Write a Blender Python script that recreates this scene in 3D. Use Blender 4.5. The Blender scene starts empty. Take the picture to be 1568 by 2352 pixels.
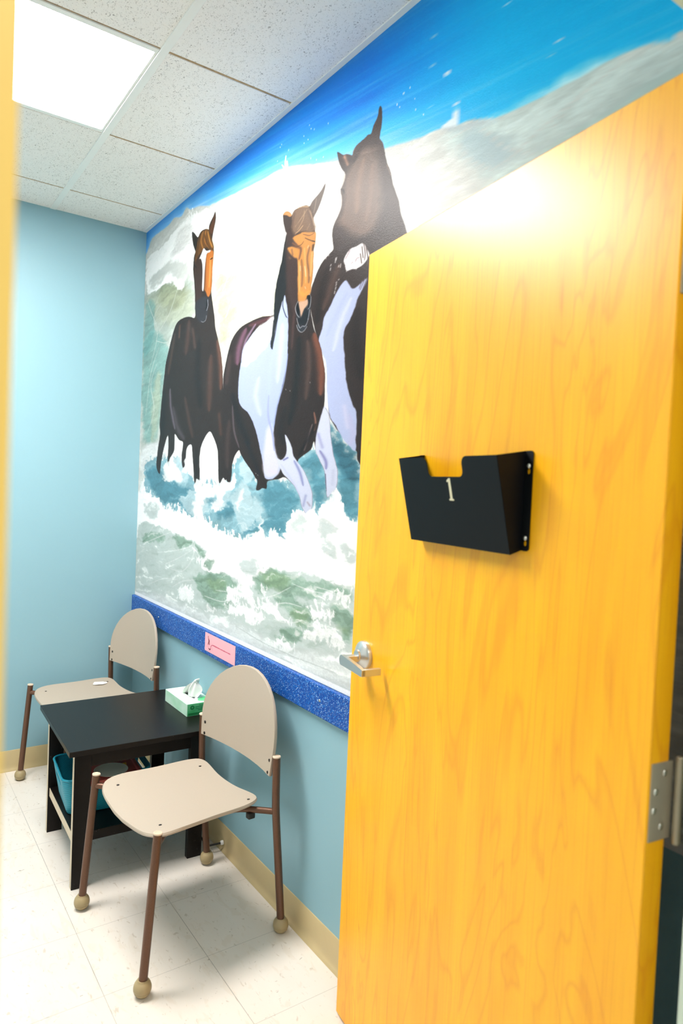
import bpy, bmesh, math, random
import numpy as np
from mathutils import Vector, Matrix, noise as mnoise
random.seed(4)
SC = bpy.context.scene
COL = SC.collection
PI = math.pi

# ------------------------------------------------------------------ helpers
def s2l(c):
    c = np.asarray(c, dtype=float) / 255.0
    return np.where(c <= 0.04045, c / 12.92, ((c + 0.055) / 1.055) ** 2.4)

def lin(*c, k=1.0):
    v = s2l(c) * k
    return (float(v[0]), float(v[1]), float(v[2]), 1.0)

class NT:
    def __init__(self, name):
        self.m = bpy.data.materials.new(name); self.m.use_nodes = True
        self.t = self.m.node_tree; self.t.nodes.clear()
        self.out = self.n('ShaderNodeOutputMaterial'); self.p = self.n('ShaderNodeBsdfPrincipled')
        self.t.links.new(self.p.outputs[0], self.out.inputs[0])
    def n(self, typ, **kw):
        nd = self.t.nodes.new(typ)
        for k, v in kw.items(): setattr(nd, k, v)
        return nd
    def l(self, a, b): self.t.links.new(a, b)
    def put(self, sock, v):
        if isinstance(v, bpy.types.NodeSocket): self.l(v, sock)
        else: sock.default_value = v
    def math(self, op, a, b=0.0, c=0.0, clamp=False):
        nd = self.n('ShaderNodeMath', operation=op, use_clamp=clamp)
        self.put(nd.inputs[0], a); self.put(nd.inputs[1], b)
        if len(nd.inputs) > 2: self.put(nd.inputs[2], c)
        return nd.outputs[0]
    def mix(self, f, a, b, typ='MIX'):
        nd = self.n('ShaderNodeMix', data_type='RGBA', blend_type=typ)
        self.put(nd.inputs[0], f); self.put(nd.inputs[6], a); self.put(nd.inputs[7], b)
        return nd.outputs[2]
    def coords(self, scale=(1, 1, 1), rot=(0, 0, 0)):
        tc = self.n('ShaderNodeTexCoord'); mp = self.n('ShaderNodeMapping')
        mp.inputs['Scale'].default_value = scale; mp.inputs['Rotation'].default_value = rot
        self.l(tc.outputs['Object'], mp.inputs['Vector']); return mp.outputs[0]
    def noise(self, vec, scale, detail=3.0, rough=0.5, dist=0.0):
        nd = self.n('ShaderNodeTexNoise'); self.l(vec, nd.inputs['Vector'])
        nd.inputs['Scale'].default_value = scale; nd.inputs['Detail'].default_value = detail
        nd.inputs['Roughness'].default_value = rough; nd.inputs['Distortion'].default_value = dist
        return nd.outputs['Fac']
    def ramp(self, f, stops):
        nd = self.n('ShaderNodeValToRGB'); self.put(nd.inputs[0], f)
        els = nd.color_ramp.elements
        while len(els) < len(stops): els.new(0.5)
        for e, (p, c) in zip(els, stops):
            e.position = p; e.color = c if len(c) == 4 else (*c, 1)
        return nd.outputs[0]
    def bump(self, h, strength=0.1, dist=0.002):
        nd = self.n('ShaderNodeBump'); self.l(h, nd.inputs['Height'])
        nd.inputs['Strength'].default_value = strength; nd.inputs['Distance'].default_value = dist
        self.l(nd.outputs[0], self.p.inputs['Normal'])
    def set(self, color=None, rough=None, metal=None, spec=None, coat=None, coat_rough=None):
        if color is not None: self.put(self.p.inputs['Base Color'], color)
        if rough is not None: self.put(self.p.inputs['Roughness'], rough)
        if metal is not None: self.put(self.p.inputs['Metallic'], metal)
        if spec is not None: self.put(self.p.inputs['Specular IOR Level'], spec)
        if coat is not None: self.put(self.p.inputs['Coat Weight'], coat)
        if coat_rough is not None: self.put(self.p.inputs['Coat Roughness'], coat_rough)
        return self

def W(v): return (v, v, v, 1.0)

def plain(name, col, rough=0.5, metal=0.0, spec=0.5, var=0.06, scale=30, bump=0.0, bscale=200, coat=None):
    t = NT(name); v = t.coords()
    f = t.noise(v, scale, 4)
    c = t.mix(f, tuple(x * (1 - var) for x in col[:3]) + (1,), tuple(min(1, x * (1 + var)) for x in col[:3]) + (1,))
    t.set(c, rough, metal, spec, coat)
    if bump: t.bump(t.noise(v, bscale, 2), bump, 0.002)
    return t.m

def link(o, parent=None):
    COL.objects.link(o)
    if parent is not None: o.parent = parent
    return o

def mesh_obj(name, verts, faces, mat, parent=None, smooth=False, auto=None):
    me = bpy.data.meshes.new(name); me.from_pydata([tuple(v) for v in verts], [], faces); me.update()
    return fin(name, me, mat, parent, smooth, auto)

def fin(name, me, mat, parent=None, smooth=False, auto=None):
    o = bpy.data.objects.new(name, me)
    if mat: me.materials.append(mat)
    if smooth or auto:
        me.polygons.foreach_set('use_smooth', [True] * len(me.polygons))
        if auto: me.set_sharp_from_angle(angle=math.radians(auto))
    return link(o, parent)

def bm_obj(name, bm, mat, parent=None, smooth=False, auto=None):
    bmesh.ops.recalc_face_normals(bm, faces=bm.faces)
    me = bpy.data.meshes.new(name); bm.to_mesh(me); bm.free()
    return fin(name, me, mat, parent, smooth, auto)

def add_box(bm, x0, x1, y0, y1, z0, z1, bev=0.0, seg=2):
    b = bmesh.new()
    r = bmesh.ops.create_cube(b, size=1.0)
    for v in b.verts:
        v.co = Vector((x0 + (v.co.x + .5) * (x1 - x0), y0 + (v.co.y + .5) * (y1 - y0), z0 + (v.co.z + .5) * (z1 - z0)))
    if bev: bmesh.ops.bevel(b, geom=b.edges[:], offset=bev, segments=seg, affect='EDGES', profile=0.5)
    merge(bm, b)

def merge(bm, b):
    me = bpy.data.meshes.new('tmp'); b.to_mesh(me); b.free(); bm.from_mesh(me); bpy.data.meshes.remove(me)

def box_obj(name, dims, mat, parent=None, bev=0.0, seg=2):
    bm = bmesh.new(); add_box(bm, *dims, bev=bev, seg=seg); return bm_obj(name, bm, mat, parent)

def catmull(pts, n=4, closed=False):
    P = [np.array(p, float) for p in pts]; out = []
    m = len(P); rng = range(m) if closed else range(m - 1)
    for i in rng:
        p1, p2 = P[i], P[(i + 1) % m]
        p0 = P[(i - 1) % m] if closed or i > 0 else p1
        p3 = P[(i + 2) % m] if closed or i < m - 2 else p2
        for k in range(n):
            t = k / n
            out.append(.5 * (2 * p1 + (p2 - p0) * t + (2 * p0 - 5 * p1 + 4 * p2 - p3) * t * t + (3 * p1 - p0 - 3 * p2 + p3) * t ** 3))
    if not closed: out.append(P[-1])
    return out

def tube(bm, pts, rad, seg=16, cap=True):
    pts = [Vector(p) for p in pts]; rads = rad if isinstance(rad, (list, tuple)) else [rad] * len(pts)
    rings = []; up = None
    for i, p in enumerate(pts):
        d = (pts[min(i + 1, len(pts) - 1)] - pts[max(i - 1, 0)]).normalized()
        if up is None:
            up = Vector((0, 0, 1)) if abs(d.z) < .9 else Vector((1, 0, 0))
        a = d.cross(up).normalized(); b = a.cross(d).normalized(); up = b
        rings.append([bm.verts.new(p + (a * math.cos(2 * PI * k / seg) + b * math.sin(2 * PI * k / seg)) * rads[i]) for k in range(seg)])
    for r0, r1 in zip(rings, rings[1:]):
        for k in range(seg): bm.faces.new((r0[k], r0[(k + 1) % seg], r1[(k + 1) % seg], r1[k]))
    if cap:
        bm.faces.new(rings[0][::-1]); bm.faces.new(rings[-1])

def lathe(bm, prof, origin=(0, 0, 0), axis=(0, 0, 1), seg=24):
    """prof: list of (radius, height) along axis."""
    ax = Vector(axis).normalized(); o = Vector(origin)
    a = ax.orthogonal().normalized(); b = ax.cross(a)
    rings = []
    for r, h in prof:
        if r < 1e-6: rings.append([bm.verts.new(o + ax * h)])
        else: rings.append([bm.verts.new(o + ax * h + (a * math.cos(2 * PI * k / seg) + b * math.sin(2 * PI * k / seg)) * r) for k in range(seg)])
    for r0, r1 in zip(rings, rings[1:]):
        for k in range(seg):
            k2 = (k + 1) % seg
            if len(r0) == 1 and len(r1) == 1: continue
            if len(r0) == 1: bm.faces.new((r0[0], r1[k2], r1[k]))
            elif len(r1) == 1: bm.faces.new((r0[k], r0[k2], r1[0]))
            else: bm.faces.new((r0[k], r0[k2], r1[k2], r1[k]))

def plate(bm, outline, holes, fn, thick):
    """Flat outline with holes, filled, mapped by fn(a, b, t) with t = 0 front, thick back."""
    b = bmesh.new(); edges = []
    for loop in [outline] + holes:
        vs = [b.verts.new((p[0], p[1], 0)) for p in loop]
        for i in range(len(vs)): edges.append(b.edges.new((vs[i], vs[(i + 1) % len(vs)])))
    bmesh.ops.triangle_fill(b, use_beauty=True, use_dissolve=False, edges=edges)
    r = bmesh.ops.extrude_face_region(b, geom=b.faces[:])
    for v in r['geom']:
        if isinstance(v, bmesh.types.BMVert): v.co.z = thick
    for v in b.verts: v.co = Vector(fn(v.co.x, v.co.y, v.co.z))
    merge(bm, b)

def rrect(x0, x1, y0, y1, r, n=5):
    out = []
    for cx, cy, a0 in ((x1 - r, y1 - r, 0), (x0 + r, y1 - r, 90), (x0 + r, y0 + r, 180), (x1 - r, y0 + r, 270)):
        for k in range(n + 1):
            a = math.radians(a0 + 90 * k / n); out.append((cx + r * math.cos(a), cy + r * math.sin(a)))
    return out

def thing(name, label, cat, loc=(0, 0, 0), rz=0.0, group=None):
    o = bpy.data.objects.new(name, None); o.empty_display_size = .05; link(o)
    o.location = loc; o.rotation_euler = (0, 0, rz); tag(o, label, cat, group); return o

def tag(o, label, cat, group=None):
    o['label'] = label; o['category'] = cat
    if group: o['group'] = group
    return o

def struct(o, label=None):
    o['kind'] = 'structure'
    if label: o['label'] = label
    return o

# ------------------------------------------------------------------ dimensions (metres); x = 0 is the mural wall, y = 0 the far wall
HC = 2.696
XL = -2.75          # left wall
YF, YH = -3.03, -3.17   # room face and hall face of the front wall
YHALL = -5.0
LX0, LX1, LY0, LY1 = -1.675, -0.455, -1.493, -0.883   # light cell
TILE = 0.3048

# ------------------------------------------------------------------ camera
cam = bpy.data.cameras.new('camera'); co = bpy.data.objects.new('camera', cam); link(co)
R = Vector((0.82088639, -0.56944807, 0.04329472)); U = Vector((-0.0154756, 0.05360204, 0.99844245)); F = Vector((0.57088181, 0.82027783, -0.03518864))
mw = Matrix((R, U, -F)).transposed().to_4x4(); mw.translation = Vector((-1.1524, -3.51666, 1.42439))
co.matrix_world = mw
cam.sensor_fit = 'HORIZONTAL'; cam.sensor_width = 24.0; cam.lens = 24.0 * 1560.2 / 1568.0
cam.clip_start = 0.02
cam.dof.use_dof = True; cam.dof.focus_distance = 2.55; cam.dof.aperture_fstop = 3.6
SC.camera = co

# ------------------------------------------------------------------ materials
def wall_mat(name, c):
    t = NT(name); v = t.coords()
    f = t.noise(v, 1.4, 3); c1 = lin(*c)
    colr = t.mix(f, tuple(x * .97 for x in c1[:3]) + (1,), tuple(min(1, x * 1.03) for x in c1[:3]) + (1,))
    t.set(colr, 0.42, spec=.4); t.bump(t.noise(v, 260, 2), .08, .002); return t.m
M_wall = wall_mat('blue wall paint', (140, 180, 192))
M_white_wall = wall_mat('pale wall paint', (212, 220, 220))
M_base = plain('tan vinyl cove base', lin(196, 176, 132), .45, var=.04)
M_mint = plain('pale green white enamel', lin(206, 224, 208), .4, var=.03)

def ceiling_mat():
    t = NT('fissured ceiling tile'); v = t.coords((1, 1, 1))
    vm = t.coords((1.0, 0.55, 1.0), (0, 0, .5))
    n1 = t.noise(vm, 190, 2, .6, 1.8); n2 = t.noise(v, 14, 3)
    thr = t.math('MULTIPLY_ADD', n2, .10, .588)
    spots = t.math('GREATER_THAN', n1, thr)
    n3 = t.noise(t.coords((1, 1, 1), (0, 0, 1.1)), 240, 2, .5, .6)
    pin = t.math('GREATER_THAN', n3, .69)
    both = t.math('MAXIMUM', t.math('MULTIPLY', spots, .75), t.math('MULTIPLY', pin, .5))
    c = t.mix(both, lin(246, 243, 238), lin(128, 120, 112)); t.set(c, .9, spec=.2)
    inv = t.math('SUBTRACT', 1.0, both); t.bump(inv, .25, .003); return t.m
M_ceil = ceiling_mat()
M_tee = plain('white tee bar enamel', lin(242, 243, 238), .45, var=.02)
M_dirt = plain('stained tee joint', lin(168, 142, 106), .8, var=.6, scale=60)

def floor_mat():
    t = NT('speckled vinyl floor tile'); tc = t.n('ShaderNodeTexCoord'); sp = t.n('ShaderNodeSeparateXYZ'); t.l(tc.outputs['Object'], sp.inputs[0])
    def joint(c, off):
        q = t.math('DIVIDE', t.math('SUBTRACT', c, off), TILE)
        fr = t.math('FRACT', t.math('ADD', q, 100.5)); d = t.math('ABSOLUTE', t.math('SUBTRACT', fr, .5))
        return t.math('LESS_THAN', d, .0028), t.math('FLOOR', t.math('ADD', q, 100.0))
    jx, ix = joint(sp.outputs[0], -.2957); jy, iy = joint(sp.outputs[1], -1.377)
    chk = t.math('FLOORED_MODULO', t.math('ADD', ix, iy), 2.0)
    va = t.coords((1, .42, 1), (0, 0, .35)); vb = t.coords((1, .42, 1), (0, 0, .5))
    def flecks(v, sc, th, dist=.9):
        return t.math('MULTIPLY', t.math('SUBTRACT', t.noise(v, sc, 2.5, .55, dist), th), 14.0, clamp=True)
    vx = t.coords((.38, 1, 1), (0, 0, .25))
    f1 = flecks(va, 70, .64); f2 = flecks(vx, 105, .70); f3 = flecks(vb, 30, .58)
    base = t.mix(t.noise(va, 9, 4), lin(221, 212, 200), lin(231, 225, 216))
    c = t.mix(t.math('MULTIPLY', f3, .35), base, lin(214, 202, 184))
    c = t.mix(t.math('MULTIPLY', f1, .55), c, lin(186, 172, 152))
    c = t.mix(t.math('MULTIPLY', f2, .75), c, lin(142, 130, 114))
    jn = t.noise(tc.outputs['Object'], 2.3, 2)
    jx2 = t.math('MULTIPLY', jx, t.math('MULTIPLY_ADD', jn, 1.6, -.25, clamp=True))
    jy2 = t.math('MULTIPLY', jy, .35)
    c = t.mix(t.math('MAXIMUM', jx2, jy2), c, lin(96, 88, 78))
    t.set(c, .34, spec=.45); t.bump(t.noise(va, 60, 3), .03, .002); return t.m
M_floor = floor_mat()

def wood_mat(name, c_lo, c_hi, c_dark, rough=.32):
    t = NT(name)
    v = t.coords((7.0, 7.0, .55)); v2 = t.coords((60, 60, 1.3)); v3 = t.coords((2.2, 2.2, .42))
    big = t.noise(v3, 2.2, 3, .5, 1.4); fine = t.noise(v2, 3.0, 3, .6); mid = t.noise(v, 2.4, 4, .55, .6)
    rings = t.math('FRACT', t.math('MULTIPLY', big, 9.0)); rings = t.math('ABSOLUTE', t.math('SUBTRACT', rings, .5))
    c = t.mix(t.math('MULTIPLY_ADD', mid, 1.8, -.4, clamp=True), lin(*c_lo), lin(*c_hi))
    c = t.mix(t.math('MULTIPLY', t.math('SUBTRACT', .16, rings, clamp=True), 2.2, clamp=True), c, lin(*c_dark))
    c = t.mix(t.math('MULTIPLY', t.math('MULTIPLY', t.math('SUBTRACT', fine, .5), 5.0, clamp=True), .30), c, lin(*c_dark))
    t.set(c, rough, spec=.55); t.bump(fine, .03, .001); return t.m
M_door = wood_mat('honey maple veneer', (244, 168, 1), (252, 190, 8), (222, 130, 0), .34)
M_jamb = plain('honey wood edge', lin(252, 208, 104), .4, var=.05, scale=12)

def mural_mat():
    t = NT('painted mural'); a = t.n('ShaderNodeAttribute'); a.attribute_name = 'paint'
    t.set(a.outputs['Color'], .36, spec=.13)
    v = t.coords(); h = t.noise(v, 330, 2, .6); t.bump(h, .22, .002); return t.m
M_mural = mural_mat()

def rail_mat():
    t = NT('speckled blue wall guard'); v = t.coords()
    n = t.noise(v, 190, 1.5, .5, .8); n2 = t.noise(v, 330, 1, .5)
    c = t.mix(t.math('MULTIPLY', t.math('SUBTRACT', n, .53), 9, clamp=True), lin(0, 66, 150), lin(24, 112, 196))
    c = t.mix(t.math('MULTIPLY', t.math('SUBTRACT', n2, .63), 14, clamp=True), c, lin(184, 216, 244))
    t.set(c, .42, spec=.3); t.bump(n, .15, .002); return t.m
M_rail = rail_mat()
M_steel = plain('satin steel', lin(206, 206, 204), .30, .85, var=.05)
M_hinge = plain('dull hinge steel', lin(178, 170, 148), .42, .55, var=.08)
M_screw = plain('bright screw steel', lin(222, 222, 212), .3, 1.0)
M_blackmetal = plain('black powder coat', lin(5, 8, 12), .5, spec=.22, var=.15, scale=300, bump=.05, bscale=500)
M_num = plain('cream number sticker', lin(214, 208, 176), .5)
M_lam = plain('tan laminate', lin(178, 164, 147), .42, var=.03, scale=220)
M_lamedge = M_lam
def bronze():
    t = NT('bronze painted steel'); v = t.coords(); n = t.noise(v, 900, 1)
    c = t.mix(n, lin(76, 51, 38), lin(120, 86, 66)); t.set(c, .36, .45, .5); return t.m
M_bronze = bronze()
M_cap = plain('tan plastic cap', lin(208, 188, 164), .5)
M_foot = plain('olive tan ball foot', lin(164, 146, 108), .45, var=.06)
M_bolt = plain('dark bolt', lin(34, 28, 26), .4, .4)
def blackwood():
    t = NT('black brown wood'); v = t.coords((40, 3, 40)); n = t.noise(v, 2.0, 4)
    c = t.mix(n, lin(15, 12, 11), lin(27, 23, 21))
    sc = t.math('GREATER_THAN', t.noise(t.coords((2, 1, 1)), 150, 1), .80)
    c = t.mix(t.math('MULTIPLY', sc, .5), c, lin(150, 150, 150)); t.set(c, .34, spec=.2); t.bump(n, .04, .001); return t.m
M_table = blackwood()
M_sheen = plain('painted pale table sheen', lin(206, 190, 164), .5, var=.12, scale=60)  # pale colour paints in the glossy reflection on the table's left faces
def basket_mat():
    t = NT('teal woven plastic'); v = t.coords()
    sp = t.n('ShaderNodeSeparateXYZ'); t.l(v, sp.inputs[0])
    w1 = t.math('SINE', t.math('MULTIPLY', sp.outputs[2], 900)); s = t.math('ADD', sp.outputs[0], sp.outputs[1])
    w2 = t.math('SINE', t.math('MULTIPLY', s, 620)); h = t.math('MULTIPLY', w1, w2)
    c = t.mix(t.math('MULTIPLY_ADD', h, .5, .5), lin(10, 122, 146), lin(30, 160, 182)); t.set(c, .45, spec=.4); t.bump(h, .3, .002); return t.m
M_basket = basket_mat()
M_red = plain('red printed carton', lin(150, 52, 44), .4, var=.25, scale=25)
M_redge = plain('pink carton edge', lin(196, 92, 92), .4)
M_yellow = plain('yellow print', lin(226, 186, 40), .5)
M_dish = plain('pale plastic lid', lin(196, 204, 190), .4, var=.06, scale=20)
M_bag = plain('crumpled white plastic', lin(206, 210, 210), .25, var=.2, scale=60)
M_paper = plain('white paper', lin(244, 244, 242), .7, var=.02)
M_pink = plain('pink card', lin(246, 176, 186), .6, var=.02)
M_inkd = plain('dark red ink', lin(120, 30, 44), .6)
M_inkp = plain('rose ink', lin(206, 96, 118), .6)
M_black = plain('black rubber', lin(16, 16, 16), .5)
M_tissue = plain('white tissue', lin(242, 240, 238), .9, var=.02)
M_mgreen = plain('pale mint card', lin(214, 240, 222), .5, var=.03, scale=20)
def green_side():
    t = NT('green printed card'); v = t.coords((6, 6, 14)); n = t.noise(v, 2.5, 3)
    c = t.mix(t.math('MULTIPLY_ADD', n, 2.4, -.7, clamp=True), lin(64, 176, 104), lin(120, 214, 150)); t.set(c, .5); return t.m
M_green = green_side()
M_dgreen = plain('dark green print', lin(24, 128, 66), .5, var=.1)
def pale_green():
    t = NT('faded green printed card'); v = t.coords((5, 5, 9)); n = t.noise(v, 2.2, 3)
    c = t.mix(t.math('MULTIPLY_ADD', n, 2.4, -.7, clamp=True), lin(168, 222, 186), lin(216, 236, 224)); t.set(c, .5); return t.m
M_pgreen = pale_green()
def emit(name, col, s):
    t = NT(name); t.set((.9, .9, .9, 1), .5); t.put(t.p.inputs['Emission Color'], col); t.put(t.p.inputs['Emission Strength'], s); return t.m
M_light = emit('lit acrylic diffuser', (1, .955, .92, 1), 34.0)
M_light2 = emit('lit hall diffuser', (1, .95, .90, 1), 5.0)

# ------------------------------------------------------------------ room shell
struct(box_obj('floor', (XL, .12, YHALL, .12, -.05, 0), M_floor), 'cream speckled vinyl tile floor')
struct(box_obj('wall_back', (XL - .12, .12, 0, .12, 0, HC + .1), M_wall), 'light blue painted far wall')
struct(box_obj('wall_right', (0, .12, YHALL, 0, 0, HC + .1), M_wall), 'light blue wall carrying the horse mural')
struct(box_obj('wall_left', (XL - .12, XL, YHALL, 0, 0, HC + .1), M_white_wall))  # unseen wall, made pale to bounce fill light into the room
bm = bmesh.new()
add_box(bm, XL, -1.135, YH, YF, 0, HC + .1); add_box(bm, -1.135, -.135, YH, YF, 2.09, HC + .1); add_box(bm, -.135, 0, YH, YF, 0, HC + .1)
struct(bm_obj('wall_front', bm, M_wall))
struct(box_obj('trim_2', (-.189, -.135, YH - .02, YF, 0, 2.09), M_mint), 'pale painted door jamb behind the hinge')
struct(box_obj('trim_3', (-1.135, -.189, YH - .02, YF, 2.04, 2.09), M_mint), 'pale painted head of the door frame')
struct(box_obj('trim_1', (-1.135, -1.1025, YH - .02, YF, 0, 2.04), M_jamb), 'honey coloured door jamb at the left edge')

def baseboard(name, axis):
    prof = [(0, 0), (.013, 0), (.0125, .004), (.008, .010), (.005, .018), (.004, .03), (.004, .096), (.0025, .0995), (0, .0998)]
    bm = bmesh.new(); ends = []
    if axis == 'right': A = lambda o, h, e: (-o, (-.0, YF)[e], h)
    elif axis == 'back': A = lambda o, h, e: ((0, XL)[e], -o, h)
    else: A = lambda o, h, e: (XL + o, (0, YF)[e], h)
    for e in (0, 1): ends.append([bm.verts.new(A(o, h, e)) for o, h in prof])
    for i in range(len(prof) - 1): bm.faces.new((ends[0][i], ends[0][i + 1], ends[1][i + 1], ends[1][i]))
    bm.faces.new(ends[0]); bm.faces.new(ends[1][::-1])
    return struct(bm_obj(name, bm, M_base, auto=35))
baseboard('baseboard_right', 'right'); baseboard('baseboard_back', 'back'); baseboard('baseboard_left', 'left')

# wall guard below the mural
bm = bmesh.new(); add_box(bm, -.017, 0, -2.86, -.001, .723, .821, bev=.003)
rail = struct(bm_obj('trim_4', bm, M_rail), 'speckled blue wall guard below the mural')
for y in (-.405, -1.812, -2.5):
    bm = bmesh.new(); lathe(bm, [(0.0045, 0), (.0045, .0012), (.003, .002), (0, .0021)], (-.017, y, .775), (-1, 0, 0), 12)
    bm_obj('screw', bm, M_screw, rail, smooth=True)

# ceiling: tiles as one surface, tee bars and wall angle as its parts
ylines = [-.273 - .6096 * k for k in range(8)]
ys = [0.0] + ylines
xs = [0.0, -.455, -1.675, XL]
bm = bmesh.new()
for i in range(3):
    for j in range(len(ys) - 1):
        x1, x0 = xs[i] - .002, xs[i + 1] + .002; y1, y0 = ys[j] - .0055, ys[j + 1] + .0055
        if i == 1 and abs(ys[j] - LY1) < .01: continue
        add_box(bm, x0, x1, max(y0, YHALL), y1, HC, HC + .015, bev=.0015, seg=1)
ceil = struct(bm_obj('ceiling', bm, M_ceil), 'white fissured tile ceiling')
box_obj('tee_backing', (XL, 0, YHALL, 0, HC + .0022, HC + .02), M_dirt, ceil)
for x in (-.455, -1.675):
    box_obj('main_tee', (x - .0125, x + .0125, YHALL, 0, HC - .004, HC + .004), M_tee, ceil, .001, 1)
bm = bmesh.new(); add_box(bm, -.020, 0, YF, 0, HC - .003, HC + .004, bev=.001, seg=1); bm_obj('wall_angle', bm, M_tee, ceil)
bm = bmesh.new(); add_box(bm, XL, 0, -.012, 0, HC - .002, HC + .004, bev=.001, seg=1); bm_obj('wall_angle', bm, M_tee, ceil)
box_obj('ceiling_plenum', (XL - .1, .1, YHALL, .1, HC + .03, HC + .06), M_white_wall, ceil)

lt = thing('ceiling_light', 'bright square fluorescent ceiling panel set in the tile grid', 'light', ((LX0 + LX1) / 2, (LY0 + LY1) / 2, HC))
cx, cy = lt.location.x, lt.location.y
bm = bmesh.new(); fw = .022
X0, X1, Y0, Y1 = LX0 + .013 - cx, LX1 - .013 - cx, LY0 + .002 - cy, LY1 - .002 - cy
for d in ((X0, X1, Y0, Y0 + fw), (X0, X1, Y1 - fw, Y1), (X0, X0 + fw * .6, Y0 + fw, Y1 - fw), (X1 - fw * .4, X1, Y0 + fw, Y1 - fw)):
    add_box(bm, *d, -.002, .02, bev=.001, seg=1)
bm_obj('light_frame', bm, M_tee, lt)
box_obj('diffuser', (X0 + fw * .6, X1 - fw * .4, Y0 + fw, Y1 - fw, -.0004, .002), M_light, lt)

# the hall behind the camera has a ceiling panel of its own
hl = thing('hall_light', 'bright ceiling panel in the hall behind the camera', 'light', (-1.15, -4.25, HC))
box_obj('light_frame', (-.61, .61, -.61, .61, -.004, .0), M_tee, hl)
box_obj('diffuser', (-.58, .58, -.58, .58, -.0055, -.004), M_light2, hl)

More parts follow.
